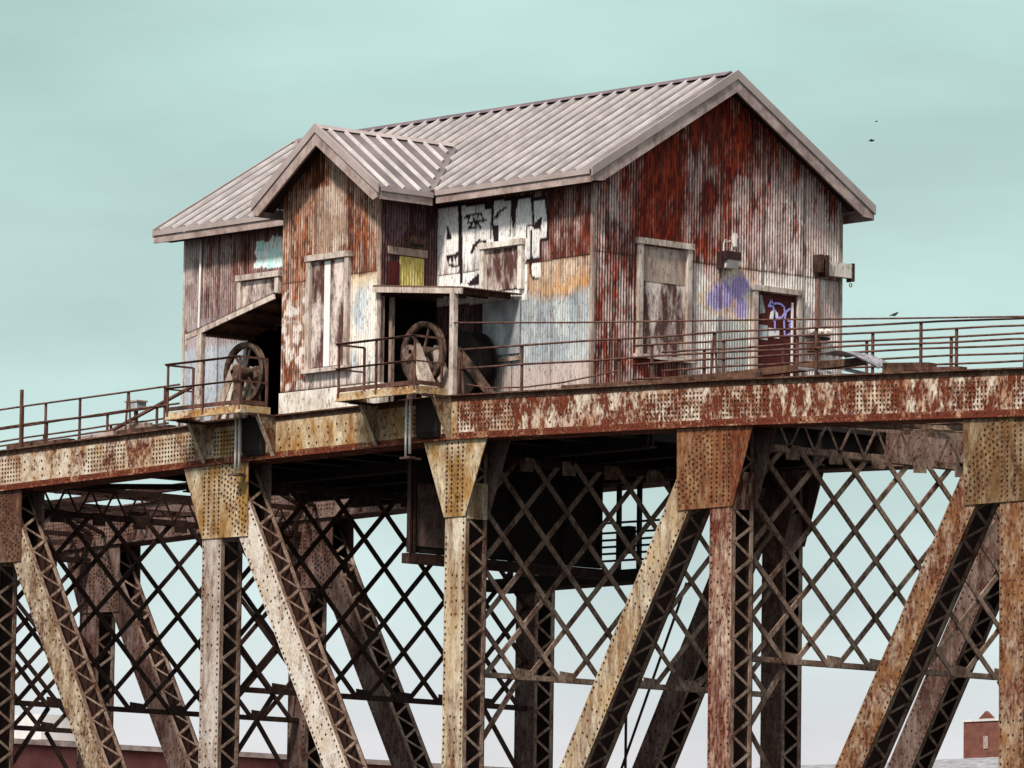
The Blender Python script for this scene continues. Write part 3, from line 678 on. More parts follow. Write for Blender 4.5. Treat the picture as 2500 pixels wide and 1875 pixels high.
# ------------------------------------------------------------------ roofs
def slope_panel(name, pts, mat, th=.03):
    n = (Vector(pts[1])-Vector(pts[0])).cross(Vector(pts[2])-Vector(pts[0])).normalized()
    if n.z < 0: n = -n
    k = len(pts); vs = [Vector(p) for p in pts]+[Vector(p)-n*th for p in pts]
    return MB().add(vs, [tuple(range(k)), tuple(range(2*k-1,k-1,-1))]+[(i,i+k,(i+1)%k+k,(i+1)%k) for i in range(k)])
x0, x1 = XL-OH, XR+OH; ye, yk = YF-OH, YK+OH
roof = MB()
yv = ye+(BR-EZ)/SL                              # where the bay ridge meets the main roof
xv0, xv1 = BM-(BR-EZ)/BSL, BM+(BR-EZ)/BSL      # valley feet on the eave line
poly = [(x0,ye,EZ),(xv0,ye,EZ),(BM,yv,BR),(xv1,ye,EZ),(x1,ye,EZ),(x1,YM,RZ),(x0,YM,RZ)]
rf = slope_panel('roof', poly, S['roof']).build('roof', S['roof'], H)
slope_panel('r', [(x0,YM,RZ),(x1,YM,RZ),(x1,yk,EZ),(x0,yk,EZ)], S['roof']).build('rear_roof_slope', S['roof'], H)
YBF = YB-.55
slope_panel('r', [(BM,YBF,BR),(BM,yv,BR),(xv1,ye,EZ),(BM+2.35,ye-.0,6.11),(BM+2.35,YBF,6.11)], S['roof']).build('bay_roof_slope', S['roof'], H)
slope_panel('r', [(BM,YBF,BR),(BM,yv,BR),(xv0,ye,EZ),(BM-2.35,ye-.0,6.11),(BM-2.35,YBF,6.11)], S['roof']).build('bay_roof_slope', S['roof'], H)
def rib(p, q, nrm, parent):
    """trapezoid standing rib from p to q"""
    P = Vector(p); Q = Vector(q); d_ = (Q-P).normalized(); n = Vector(nrm).normalized(); c_ = d_.cross(n).normalized()
    vs = []
    for o_ in (P, Q):
        for a_, h_ in ((-.04,.0),(-.022,.065),(.022,.065),(.04,.0)): vs.append(o_+c_*a_+n*h_)
    MB().add(vs, [(0,1,5,4),(1,2,6,5),(2,3,7,6),(3,2,1,0),(4,5,6,7),(0,4,7,3)]).build('roof_rib', S['rib'], parent)
n1 = (0,-SL,1); n2 = (BSL,0,1); n3 = (-BSL,0,1)
x = x0+.22
while x < x1-.1:
    ys = ye+.02
    zz = lambda y_: EZ+SL*(y_-ye)
    if xv0 < x < xv1: ys = ye + (BR-BSL*abs(x-BM)-EZ)/SL+.12
    rib((x,ys,zz(ys)), (x,YM-.12,zz(YM-.12)), n1, rf); x += .5
y = YBF+.3
while y < yv-.2:
    for sg, nn in ((1, n2), (-1, n3)):
        zl = 6.11 if y < ye else EZ+SL*(y-ye)
        xe = (BR-zl)/BSL - (.02 if y < ye else .12)
        rib((BM+sg*.1, y, BR-BSL*.1), (BM+sg*xe, y, BR-BSL*xe), nn, rf)
    y += .5
MB().prism([(YM-.2,RZ-.05),(YM,RZ+.07),(YM+.2,RZ-.05),(YM,RZ+.02)], 'X', x0, x1-.2).build('ridge_cap', S['ridge'], rf)
MB().prism([(BM-.15,BR-.06),(BM,BR+.05),(BM+.15,BR-.06),(BM,BR+.02)], 'Y', YBF, yv+.1).build('ridge_cap', S['trim'], rf)
for sx in (xv0, xv1):
    MB().bar((sx, ye-.02, EZ+.03), (BM+(sx-BM)*.02, yv, BR+.03), .16, .02, (0,-SL*.6,1)).build('valley_flashing', S['roof'], rf)
# rake trims and barge boards
def rake(xp, apex, foot_a, foot_b, axis, sgn):
    """trim strip and board along both rakes in the plane axis = xp; apex/foot are (lateral, z)"""
    for ft in (foot_a, foot_b):
        for nm, dz0, dz1, o0, o1, mat in (('rake_trim', .07, -.15, 0, .05, S['trim']), ('barge_board', -.152, -.46, -.045, .015, S['fascia'])):
            sh = 0 if nm == 'rake_trim' else .08
            fx = ft[0]+(.0 if nm == 'rake_trim' else (apex[0]-ft[0])/abs(apex[0]-ft[0])*.06)
            fz = ft[1]+(apex[1]-ft[1])*abs(fx-ft[0])/abs(apex[0]-ft[0])
            poly_ = [(apex[0],apex[1]+dz0),(apex[0],apex[1]+dz1),(fx,fz+dz1+(.14 if nm == 'barge_board' else 0)),(fx,fz+dz0)]
            if nm == 'barge_board':
                ux = (apex[0]-fx); poly_ = [(apex[0],apex[1]+dz0),(apex[0],apex[1]+dz1),(fx+ux*.07,fz+(apex[1]-fz)*.07+dz1),(fx,fz+dz0-.14),(fx,fz+dz0)]
            MB().prism(poly_, axis, xp+sgn*o0, xp+sgn*o1).build(nm, mat, rf)
rake(x1, (YM,RZ), (ye-.02,EZ), (yk+.02,EZ), 'X', 1)
rake(x0, (YM,RZ), (ye-.02,EZ), (yk+.02,EZ), 'X', -1)
rake(YBF, (BM,BR), (BM-2.37,6.11), (BM+2.37,6.11), 'Y', -1)
# eave trims and fascia
def eave(p, q, n, mat1, mat2):
    P = Vector(p); Q = Vector(q); n = Vector(n)
    MB().bar(P+n*.03+Vector((0,0,-.045)), Q+n*.03+Vector((0,0,-.045)), .12, .03, n).build('eave_trim', mat1, rf)
    MB().bar(P-n*.02+Vector((0,0,-.2)), Q-n*.02+Vector((0,0,-.2)), .18, .05, n).build('eave_board', mat2, rf)
eave((x0,ye,EZ), (BM-2.30,ye,EZ), (0,-1,0), S['trim'], S['fascia'])
eave((BM+2.42,ye,EZ), (x1-.04,ye,EZ), (0,-1,0), S['trim'], S['fascia'])
eave((BM+2.35,YBF+.05,6.11), (BM+2.35,ye-.05,6.11), (1,0,0), S['trim'], S['fascia'])
eave((BM-2.35,YBF+.05,6.11), (BM-2.35,ye-.05,6.11), (-1,0,0), S['trim'], S['fascia'])
eave((x0,yk,EZ), (x1,yk,EZ), (0,1,0), S['trim'], S['fascia'])
# soffits
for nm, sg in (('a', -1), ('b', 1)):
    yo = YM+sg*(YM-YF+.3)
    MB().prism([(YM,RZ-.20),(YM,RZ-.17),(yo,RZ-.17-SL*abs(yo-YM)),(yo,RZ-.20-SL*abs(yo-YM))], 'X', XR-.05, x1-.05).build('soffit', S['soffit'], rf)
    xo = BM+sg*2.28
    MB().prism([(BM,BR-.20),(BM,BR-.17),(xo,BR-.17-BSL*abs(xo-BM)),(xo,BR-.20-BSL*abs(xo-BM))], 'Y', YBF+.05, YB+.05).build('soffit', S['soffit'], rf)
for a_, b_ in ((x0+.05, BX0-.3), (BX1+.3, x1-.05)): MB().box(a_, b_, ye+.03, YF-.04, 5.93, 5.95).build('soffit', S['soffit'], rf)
# ------------------------------------------------------------------ boarded windows and door
def opening(name, axis, const, sgn, a0, a1, z0, z1, mat_f, mat_b, boards, fw_=.14, sill=True):
    """wooden frame boards, plywood and sill; axis is the wall's normal axis"""
    def bx(s0, s1, za, zb, d0, d1):
        m_ = MB(); c0, c1 = sorted((const+sgn*d0, const+sgn*d1))
        return m_.box(s0,s1,c0,c1,za,zb) if axis == 'Y' else m_.box(c0,c1,s0,s1,za,zb)
    w_ = bx(a0+fw_, a1-fw_, z0+.02, z1-fw_-.02, .0, .022).build(name, mat_b, H)
    bx(a0, a0+fw_, z0, z1-fw_-.004, .002, .11).build('frame_board', mat_f, w_)
    bx(a1-fw_, a1, z0, z1-fw_-.004, .002, .11).build('frame_board', mat_f, w_)
    bx(a0-.04, a1+.04, z1-fw_, z1, .002, .14).build('lintel_board', mat_f, w_)
    if sill: bx(a0-.07, a1+.07, z0-.1, z0-.004, .002, .16).build('sill', S['woodpale'], w_)
    n = len(boards)
    for i, (f0, f1, g0, g1, mt) in enumerate(boards):
        aa, bb = a0+fw_+.01, a1-fw_-.01; zz0, zz1 = z0+.03, z1-fw_-.03
        bx(aa+(bb-aa)*f0+.006, aa+(bb-aa)*f1-.006, zz0+(zz1-zz0)*g0+.006, zz0+(zz1-zz0)*g1-.006, .023, .034+.004*i).build('plywood_board', mt, w_)
    return w_
opening('boarded_window', 'X', XR, 1, 3.25, 4.95, 2.07, 4.80, S['woodpale'], S['board'], [(0,1,0,.66,S['board']),(.02,.98,.67,1,S['wood'])])
opening('boarded_window', 'Y', YB, -1, -5.25, -3.68, 2.02, 4.77, S['woodpale'], S['board'], [(0,.36,0,1,S['board']),(.36,.54,0,1,S['sticker']),(.55,1,0,1,S['board'])])
opening('boarded_window', 'Y', YF, -1, -.93, .57, 3.66, 4.85, S['conc'], S['board'], [(0,.38,0,1,S['board']),(.4,1,0,1,S['board'])], sill=False)
opening('boarded_window', 'Y', YF, -1, -10.02, -8.42, 3.5, 4.86, S['woodpale'], S['board'], [(0,1,0,1,S['board'])], sill=False)
dr = opening('door', 'X', XR, 1, 6.98, 8.55, 1.05, 4.03, S['woodpale'], S['door'], [], .13, sill=False)
MB().box(XR+.023, XR+.06, 7.13, 7.2, 1.05, 3.88).box(XR+.023, XR+.055, 8.33, 8.41, 1.05, 3.88).build('door_stile', S['door'], dr)
MB().box(XR+.023, XR+.05, 8.27, 8.325, 1.9, 3.72).build('white_strip', S['sticker'], dr)
MB().box(XR+.023, XR+.03, 7.53, 7.88, 2.82, 3.05).build('sticker', S['sticker'], dr)
MB().prism([(7.56,3.27),(7.59,3.43),(7.71,3.51),(7.83,3.43),(7.85,3.29)], 'X', XR+.023, XR+.029).build('sticker', S['sticker'], dr)
MB().box(XR+.023, XR+.027, 7.22, 7.5, 2.75, 3.1).build('paint_patch', S['greypanel'], dr)
MB().prism([(7.2,3.35),(7.2,3.8),(7.3,3.82),(7.42,3.4)], 'X', XR+.023, XR+.027).build('paint_patch', S['greypanel'], dr)
tg = MB()
for p in [[(7.51,3.55),(7.61,3.73),(7.68,3.53),(7.71,3.39)],[(7.56,3.55),(7.68,3.64),(7.8,3.66),(7.93,3.65),(8.03,3.59),(8.05,3.45),(7.96,3.34),(7.71,3.28)],[(7.69,3.28),(7.71,3.39),(7.69,3.21)],[(8.06,2.88),(8.03,3.24),(8.1,3.49),(8.25,3.58),(8.34,3.44),(8.33,3.02),(8.08,2.89)],[(8.15,3.28),(8.28,3.26),(8.2,3.15),(8.3,3.12)],[(7.73,3.5),(7.73,2.96)]]:
    for q0, q1 in zip(p, p[1:]): tg.bar((XR+.034,q0[0],q0[1]), (XR+.034,q1[0],q1[1]), .05, .004, (1,0,0))
tg.build('graffiti_tag', S['purple'], dr)
MB().box(-.85,.47, YF-.05, YF-.028, 2.15, 3.42).build('grey_sheet_panel', S['greypanel'], H)
MB().box(-.9,.5, YF-.07, YF-.028, 1.98, 2.08).build('ledge_board', S['wood'], H)
# alcove opening fittings on the bay side wall
MB().box(BX1+.02, BX1+.06, .28, 1.5, 4.62, 4.80).build('lintel_board', S['wood'], H)
yp = [(BX1+.02+.012*math.sin(i*math.pi/2), .66+i*.76/36) for i in range(37)]
MB().prism(yp+[(BX1+.004,1.42),(BX1+.004,.66)], 'Z', 3.8, 4.60).build('yellow_panel', S['yellow'], H)
MB().box(BX1+.016, BX1+.05, .31, .64, 3.8, 4.44).build('vent_panel', S['door'], H)
MB().prism([(.8,4.82),(1.0,5.12),(1.46,5.08),(1.46,4.82)], 'X', BX1+.02, BX1+.045).build('loose_board', S['timber'], H)
MB().box(BX1+.046, BX1+.052, .98, 1.38, 4.86, 4.94).build('board_slot', S['black'], H)

# ------------------------------------------------------------------ awnings
def awning(label, xa, za, xb, zb_, y0, y1, postx):
    A = thing('awning', ((xa+xb)/2, y0, 1.1), label, 'awning', 'lean-to awnings over the rope sheaves')
    ny = int((y1-y0)/(PITCH/6)); ys = np.linspace(y0, y1, ny); mb = MB()
    for yy in ys:
        wz = .014*math.cos(2*math.pi*yy/PITCH)
        mb.v += [(xa,yy,za+wz),(xb,yy,zb_+wz),(xa,yy,za+wz-.012),(xb,yy,zb_+wz-.012)]
    for i in range(ny-1):
        p = i*4; mb.f += [(p,p+1,p+5,p+4),(p+2,p+6,p+7,p+3),(p+1,p+3,p+7,p+5),(p,p+4,p+6,p+2)]
    mb.build('corrugated_roof', S['timber'], A, fix=True)
    MB().bar((xa,y0+.03,za-.09), (xb,y0+.03,zb_-.09), .14, .05, (0,-1,0)).build('front_beam', S['woodpale'], A)
    for i in range(4):
        f_ = (i+.5)/4; MB().box(xa+(xb-xa)*f_-.03, xa+(xb-xa)*f_+.03, y0+.07, y1, za+(zb_-za)*f_-.13, za+(zb_-za)*f_-.03).build('rafter', S['timber'], A)
    MB().box(postx-.075, postx+.075, y0, y0+.13, 1.0, za+(zb_-za)*(postx-xa)/(xb-xa)-.16).build('post', S['woodpale'], A)
    return A
awning('flat corrugated awning on a post above the right-hand balcony', BX1-.15, 3.84, .5, 3.54, -.04, YF-.03, .17)
awning('steep corrugated awning on a post above the left-hand balcony', BX0-.12, 3.98, -9.78, 3.24, -.04, YF-.03, -9.22)
# ------------------------------------------------------------------ rope sheaves
def sheave(label, c, lab2, lean):
    T = thing('sheave_wheel', (c[0], c[1], c[2]-.76), label, 'sheave wheel', 'iron rope sheaves under the awnings')
    MB().lathe([(.62,-.055),(.70,-.06),(.755,-.07),(.755,-.045),(.70,-.02),(.70,.02),(.755,.045),(.755,.07),(.70,.06),(.62,.055)], c, 'Y', 48, True).build('rim', S['wheel'], T, True)
    MB().lathe([(.0,-.13),(.13,-.13),(.15,-.1),(.15,.1),(.13,.13),(0,.13)], c, 'Y', 24).build('hub', S['wheel'], T)
    for k in range(6):
        a = k*math.pi/3+.2; p = Vector(c)
        piece('spoke', p+Vector((math.cos(a)*.12,0,math.sin(a)*.12)), p+Vector((math.cos(a)*.66,0,math.sin(a)*.66)), .055, .05, (0,-1,0), S['wheel'], T)
    MB().lathe([(0,-.42),(.055,-.42),(.055,.5),(0,.5)], c, 'Y', 12).build('axle', S['wheel'], T)
    B = thing('bearing_stand', (c[0], c[1], 1.0), lab2, 'bearing stand', 'stands carrying the rope sheaves')
    for yo, sg in ((-.28, 1), (.30, 1)):
        y_ = c[1]+yo
        MB().bar((c[0]+lean*.02,y_,c[2]+.14), (c[0]+lean*.80,y_,1.02), .24, .12, (0,-1,0)).build('leg', S['grey'], B)
        MB().bar((c[0]-lean*.05,y_+.005,c[2]-.1), (c[0]-lean*.1,y_+.005,1.02), .22, .11, (0,-1,0)).build('leg', S['wheel'], B)
        MB().bar((c[0],y_+.01,c[2]-.05), (c[0]+lean*.45,y_+.01,1.02), .15, .1, (0,-1,0)).build('leg', S['white'], B)
        MB().lathe([(0,-.1),(.16,-.1),(.2,-.05),(.2,.05),(.16,.1),(0,.1)], (c[0]-lean*.12,y_-.04,c[2]-.02), 'Y', 20).build('bearing_cap', S['far'], B)
    MB().box(c[0]-.35,c[0]+1.0, c[1]-.45, c[1]+.45, .99, 1.06).build('base_plate', S['timber'], B) if lean > 0 else MB().box(c[0]-1.0,c[0]+.35, c[1]-.45, c[1]+.45, .99, 1.06).build('base_plate', S['timber'], B)
sheave('spoked iron sheave wheel behind the right-hand balcony rail', (-1.50,.55,2.18), 'pale leaning legs beside the right-hand sheave wheel', 1)
sheave('dark iron sheave wheel behind the left-hand balcony rail', (-8.15,.55,2.20), 'dark leaning legs beside the left-hand sheave wheel', -1)
cdm = thing('cable_drum', (-1.0, 1.3, 1.0), 'large dark cable drum behind the right-hand sheave and awning post', 'drum')
MB().lathe([(0,-.3),(.84,-.3),(.84,-.25),(.7,-.25),(.7,.2),(.84,.2),(.84,.25),(0,.25)], (-.95,1.42,1.9), 'Y', 40).build('drum', S['black'], cdm)
MB().bar((-.75,.95,2.25), (.55,.95,1.02), .2, .1, (0,-1,0)).build('brace', S['wheel'], cdm)
MB().box(-2.0,-.1, 1.05, 1.75, .97, 1.02).build('base', S['black'], cdm)
# ------------------------------------------------------------------ balconies
def balcony(label, xa, xb):
    B = thing('balcony', ((xa+xb)/2, -.5, .95), label, 'balcony', 'small steel balconies outside the chord')
    y0, y1 = -.95, -.12; zf = 1.19
    MB().box(xa+.04, xb-.04, y0+.05, y1, zf-.05, zf-.01).build('floor_plate', S['platform'], B)
    MB().box(xa, xb, y0, y0+.04, zf-.19, zf).box(xa, xb, y0-.05, y0-.002, zf-.19, zf-.165).build('edge_beam', S['platform'], B)
    MB().box(xb-.04, xb, y0+.045, y1+.1, zf-.19, zf).build('edge_beam', S['platform'], B)
    MB().box(xa, xa+.04, y0+.045, y1+.1, zf-.19, zf).build('edge_beam', S['platform'], B)
    MB().box(xa+.06, xb-.06, y0+.02, y0+.035, zf+.03, zf+.13).build('toe_board', S['rail'], B)
    MB().box(xb-.035, xb-.02, y0+.06, y1, zf+.03, zf+.13).build('toe_board', S['rail'], B)
    for x_ in (xa+.07, (xa+xb)/2, xb-.05):
        MB().box(x_-.03, x_+.03, y0-.012, y0+.016, zf-.1, zf+1.17).box(x_-.03, x_-.018, y0+.016, y0+.06, zf, zf+1.17).build('rail_post', S['rail'], B)
    for x_ in (xa+.03, xb-.03):
        MB().box(x_-.025, x_+.025, y1-.03, y1+.02, zf-.02, zf+1.17).build('rail_post', S['rail'], B)
    for z_, w_ in ((zf+1.19,.05),(zf+.6,.04)):
        MB().box(xa, xb, y0-.035, y0-.014, z_-w_, z_).box(xa, xb, y0-.075, y0-.035, z_-.012, z_).build('rail', S['rail'], B)
        MB().box(xb-.02, xb, y0-.01, y1, z_-w_, z_).build('rail', S['rail'], B)
        MB().box(xa, xa+.02, y0-.01, y1, z_-w_, z_).build('rail', S['rail'], B)
    MB().prism([(-.16,.98),(-.04,.98),(-.04,.06),(-.1,.06),(-.16,.2)], 'X', xb-.9, xb-.16).build('dark_slot_box', S['black'], B)  # black box added for the dark opening and shade under the balcony
    for x_ in (xa+.43, xb+.18):
        MB().prism([(-.6,.985),(-.03,.985),(-.03,.02),(-.06,.02)], 'X', x_-.02, x_+.02).build('bracket_plate', S['browndiag'], B)
        MB().bar((x_,-.6,.97), (x_,-.07,.0), .11, .02, Vector((0,-.97,-.53))).build('bracket_flange', S['tan'], B)
        MB().box(x_-.05, x_+.05, y0+.05, -.12, .93, .995).build('bracket_beam', S['frame'], B)
    return B
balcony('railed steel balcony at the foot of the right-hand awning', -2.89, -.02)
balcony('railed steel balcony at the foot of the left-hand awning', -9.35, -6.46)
for x_, lab in ((-1.1, 'pair of pale vertical pipes below the right-hand balcony'), (-7.42, 'pair of pale vertical pipes below the left-hand balcony')):
    P = thing('hanging_pipe', (x_, -.3, -.4), lab, 'pipe', 'pipes hanging below the balconies')
    MB().tube([(x_,-.3,1.0),(x_,-.3,-.36)], .03, 10).build('pipe', S['pipe'], P, True)
    MB().tube([(x_+.11,-.27,1.0),(x_+.11,-.27,-.3)], .035, 10).build('pipe', S['pipe'], P, True)
    MB().box(x_-.13,x_+.22,-.38,-.17,-.42,-.37).box(x_-.02,x_+.1,-.17,.1,-.42,-.37).build('clamp', S['wheel'], P)

# ------------------------------------------------------------------ walkway railings along the chords
def railing(label, y_, xs, xa, xb, h, levels, aframe, mat=None, zoff=0., grp='walkway railings on the chord'):
    mat = mat or S['rail']; zt = lambda q: zc(q-.36)+CH+.035+zoff
    Rl = thing('walkway_railing', (xs[0], y_, zt(xs[0])), label, 'railing', grp)
    for i, x_ in enumerate(xs):
        z0 = zt(x_)
        mb = MB()
        if aframe and i % aframe == 0: mb.bar((x_-.11,y_,z0), (x_-.015,y_,z0+h), .05, .03, (0,-1,0)).bar((x_+.11,y_,z0), (x_+.015,y_,z0+h), .05, .03, (0,-1,0))
        else: mb.bar((x_,y_,z0), (x_,y_,z0+h), .07, .035, (0,-1,0))
        mb.box(x_-.13,x_+.13,y_-.05,y_+.05,z0,z0+.02)
        mb.build('rail_post', mat, Rl)
    for lv in levels:
        pts = [xa]+[q for q in (-27,-18,-9,.36,9.36,18.36) if xa < q < xb]+[xb]
        fine = []
        for a_, b_ in zip(pts, pts[1:]):
            for j in range(4):
                q = a_+(b_-a_)*j/4; fine.append((q, y_-.03, zt(q)+h*lv+.012*math.sin(q*1.7+lv*5)))
        fine.append((xb, y_-.03, zt(xb)+h*lv))
        MB().tube(fine, .026, 6).build('rail', mat, Rl, True)
railing('nearest pipe railing on the chord right of the awning post', .1, [.36,2.51,5.84,8.98,12.26,15.5,18.7], .36, 21, 1.07, (1.0,.58), 3)
railing('second railing standing behind the nearest one at right', 1.7, [5.2,7.6,10.0,12.4,15.0,17.6], 4.6, 20.5, 1.1, (1.0,.62,.3), 0)
railing('third railing farthest back at right, beyond the bent sheet', 2.6, [6.0,8.6,11.3,13.95,16.5], 4.6, 20, 1.05, (1.0,.6,.25), 0, zoff=-.02)
railing('nearest pipe railing on the chord left of the house', .1, [-18.4,-16.45,-15.5,-14.1,-12.15,-10.7], -20, -10.1, 1.06, (1.0,.56), 4)
railing('second railing behind the nearest one at left', 1.6, [-25,-22.5,-20,-17.4,-14.9,-12.9], -27, -12.4, .95, (1.0,.55), 0, zoff=-.1)
railing('third railing farthest back at left', 3.2, [-28,-25.2,-22.4,-19.6,-16.8,-14.0], -30, -12.6, .95, (1.0,.5), 0, zoff=-.1)
tp = MB().box(-16.48,-16.40, .02, .08, zc(-16.8)+CH, 2.35).build('steel_stake', S['rail']); tag(tp, 'tall steel stake standing above the left railing near the left edge', 'stake')
for lab, xa, xb, ya, yb in (('narrow plank walkway along the chord right of the house', 4.4, 21, .85, 2.9), ('narrow plank walkway along the chord left of the house', -28, -13, .85, 3.4)):
    P = thing('plank_walkway', ((xa+xb)/2, ya, zc(xa)+CH), lab, 'walkway', 'plank walkways on the deck')
    n = int((yb-ya)/.26)
    for i in range(n):
        y_ = ya+i*.26; mb = MB(); q = xa
        cuts = [xa]+[c_ for c_ in (-18,-9,9,18) if xa < c_ < xb]+[xb]
        for a_, b_ in zip(cuts, cuts[1:]): mb.prism([(a_,zc(a_)+CH-.02),(b_,zc(b_)+CH-.02),(b_,zc(b_)+CH+.03),(a_,zc(a_)+CH+.03)], 'Y', y_, y_+.23)
        if random.random() < .86: mb.build('plank', S['timber'], P)
# overhead cable with a bird, two birds flying
cb = MB().tube([(.17,-.02,2.72),(4.38,0,2.39),(10.23,0,1.98),(14.78,0,1.65),(19.5,0,1.32),(24,0,1.0)], .022, 6).build('cable', S['rail'], None, True)
tag(cb, 'thin dark cable running right from the awning post, bird perched on it', 'cable')
sg_ = MB().tube([(.4,.2,1.28),(1.3,.15,1.12),(2.6,.12,1.04),(3.9,.15,1.06),(5.7,.2,1.2)], .02, 6).build('sagging_cable', S['rail'], None, True); tag(sg_, 'slack cable sagging just above the chord below the grey panel', 'cable')
def bird(loc, label, s, heading, fly):
    B = thing('bird', loc, label, 'bird', 'small dark birds')
    M = Matrix.Translation(loc) @ Matrix.Rotation(heading, 4, 'Z') @ Matrix.Scale(s, 4)
    prof = [(-.19,.012,-.03),(-.12,.02,-.02),(-.06,.04,0),(0,.055,.01),(.05,.05,.03),(.08,.036,.055),(.105,.037,.075),(.13,.028,.08),(.145,.008,.078),(.165,.002,.075)]
    mb = MB(); mb.tube([M @ Vector((p, 0, (h*(.3 if fly else 1))+(0 if fly else .09))) for p, r, h in prof], [r*s for p, r, h in prof], 10); mb.build('body', S['bird'], B, True)
    for sg in (-1, 1):
        if fly: vs = [(.06,.03*sg,.02),(-.05,.03*sg,.02),(-.07,.16*sg,.05),(-.02,.30*sg,.03),(.05,.16*sg,.06)]
        else: vs = [(.04,.052*sg,.11),(.0,.058*sg,.07),(-.08,.04*sg,.065),(-.15,.018*sg,.07),(-.06,.045*sg,.11)]
        k = len(vs); top_ = [M @ Vector(p) for p in vs]; bt = [M @ (Vector(p)-Vector((0,.004*sg,.008))) for p in vs]
        MB().add(top_+bt, [tuple(range(k)), tuple(range(2*k-1,k-1,-1))]+[(i,i+k,(i+1)%k+k,(i+1)%k) for i in range(k)]).build('wing', S['bird'], B)
        if not fly: MB().tube([M @ Vector((.0,.018*sg,.06)), M @ Vector((.01,.018*sg,.0))], .005*s, 5).build('leg', S['bird'], B)
bird((14.78,0,1.675), 'small dark bird perched on the cable right of the house', .58, R(40), False)
bird((8.97,5,6.67), 'dark bird flying right of the roof, the lower and larger of two', .45, R(35), True)
bird((9.12,5,7.10), 'tiny speck of a bird flying higher right of the roof', .25, R(75), True)
# ------------------------------------------------------------------ wall lamp, bracket box, conduits
lp = thing('wall_lamp', (XR, 6.08, 4.35), 'dark wall lamp with pale lens on the gable between window and door', 'lamp')
MB().box(XR+.03, XR+.30, 5.86, 6.36, 4.52, 4.72).build('housing', S['lamp_dark'], lp)
MB().prism([(XR+.05,4.518),(XR+.29,4.518),(XR+.22,4.33),(XR+.05,4.33)], 'Y', 5.93, 6.32).build('lens', S['lens'], lp)
MB().box(XR+.03, XR+.2, 5.8, 5.855, 4.3, 4.7).build('bracket', S['lamp_dark'], lp)
MB().tube([(XR+.06,6.0,4.72),(XR+.06,6.0,4.9),(XR+.09,6.03,5.02)], .02, 6).tube([(XR+.06,6.0,4.95),(XR+.09,6.2,5.0),(XR+.06,6.34,4.85)], .012, 6).build('wire', S['pipe'], lp)
MB().box(XR+.02, XR+.09, 6.33, 6.4, 4.88, 5.2).build('conduit', S['pipe'], lp)
bx_ = thing('bracket_box', (XR, 9.5, 4.4), 'pale steel bracket box overhanging the right corner of the gable', 'bracket')
MB().box(XR+.04, XR+.22, 9.27, 10.1, 4.46, 4.80).build('box_plate', S['conc'], bx_)
MB().box(XR+.03, XR+.30, 8.98, 9.08, 4.5, 4.93).build('flange', S['frame'], bx_)
MB().box(XR+.03, XR+.30, 9.16, 9.26, 4.42, 4.93).build('flange', S['frame'], bx_)
MB().box(XR+.03, XR+.26, 10.1, 10.16, 4.38, 4.82).build('flange', S['frame'], bx_)
MB().lathe([(.035,-.008),(.05,-.008),(.05,.008),(.035,.008)], (XR+.15,10.13,4.30), 'X', 14, True).build('ring', S['frame'], bx_)
MB().tube([(XR+.07,9.12,4.45),(XR+.07,9.12,1.05)], .045, 8).build('conduit', S['rail'], bx_, True)
ins = thing('insulator_group', (XR+.2, 9.1, 2.95), 'pale porcelain insulators on the gable right of the door', 'insulators')
for y_ in (8.86, 9.1, 9.36):
    MB().lathe([(0,-.08),(.07,-.08),(.1,-.04),(.06,0),(.1,.04),(.07,.08),(0,.08)], (XR+.16,y_,3.08), 'Y', 14).build('insulator', S['conc'], ins, True)
MB().box(XR+.02,XR+.1,8.75,9.5,2.92,2.98).build('bracket_arm', S['frame'], ins)
MB().box(XR+.02,XR+.12,8.8,9.2,2.6,2.86).build('bracket_arm', S['rail'], ins)
pp = MB().tube([(-11.52,YF-.06,5.9),(-11.56,YF-.06,3.6),(-11.58,YF-.06,1.1)], .03, 8).build('drain_pipe', S['pipe'], None, True); tag(pp, 'thin pale pipe down the front wall near the left corner', 'pipe')
# ------------------------------------------------------------------ things lying on the deck
def beam(label, a, b, w_, h_, mat, cat='beam', name='timber_beam', grp='loose timbers on the deck'):
    o = MB().bar(a, b, w_, h_, (0,0,1)).build(name, mat); tag(o, label, cat, grp); return o
zt = lambda q: zc(q-.36)+CH+.03
beam('dark timber lying along the deck below the door', (7.2,1.4,zt(7.2)+.22), (12.6,1.2,zt(12.6)+.42), .22, .16, S['timber'])
beam('short timber propped behind the nearest railing left of the door', (6.4,1.0,zt(6.4)+.15), (9.4,1.2,zt(9.4)+.16), .18, .2, S['timber'])
beam('low timber on the deck left of the gable window', (3.4,.62,zt(3.4)+.09), (7.6,.7,zt(7.6)+.10), .2, .12, S['timber'])
beam('square timber end beside the bent sheet', (13.7,.85,zt(13.7)+.18), (15.0,.95,zt(15.0)+.16), .3, .26, S['timber'])
beam('rusty flat timber lying right of the bent sheet', (14.6,.6,zt(14.6)+.1), (16.2,.7,zt(16.2)+.09), .24, .12, S['rail'])
beam('pale plank leaning on the deck under the bent sheet', (11.0,.9,zt(11)+.28), (12.8,.8,zt(12.8)+.04), .28, .05, S['sheetmetal'])
beam('second pale plank beside the bent sheet', (12.0,1.3,zt(12)+.26), (13.2,1.0,zt(13.2)+.05), .26, .05, S['sheetmetal'])
beam('brown timber on the deck at far left', (-17.6,.6,zt(-17.6)+.1), (-15.2,.7,zt(-15.2)+.1), .26, .2, S['timber'])
beam('pale board on edge behind the left railing', (-14.9,.75,zt(-14.9)+.1), (-13.4,.72,zt(-13.4)+.13), .2, .22, S['fascia'])
beam('dark timber below the left end of the house', (-13.3,.8,zt(-13.3)+.12), (-11.4,.9,zt(-11.4)+.12), .3, .24, S['timber'])
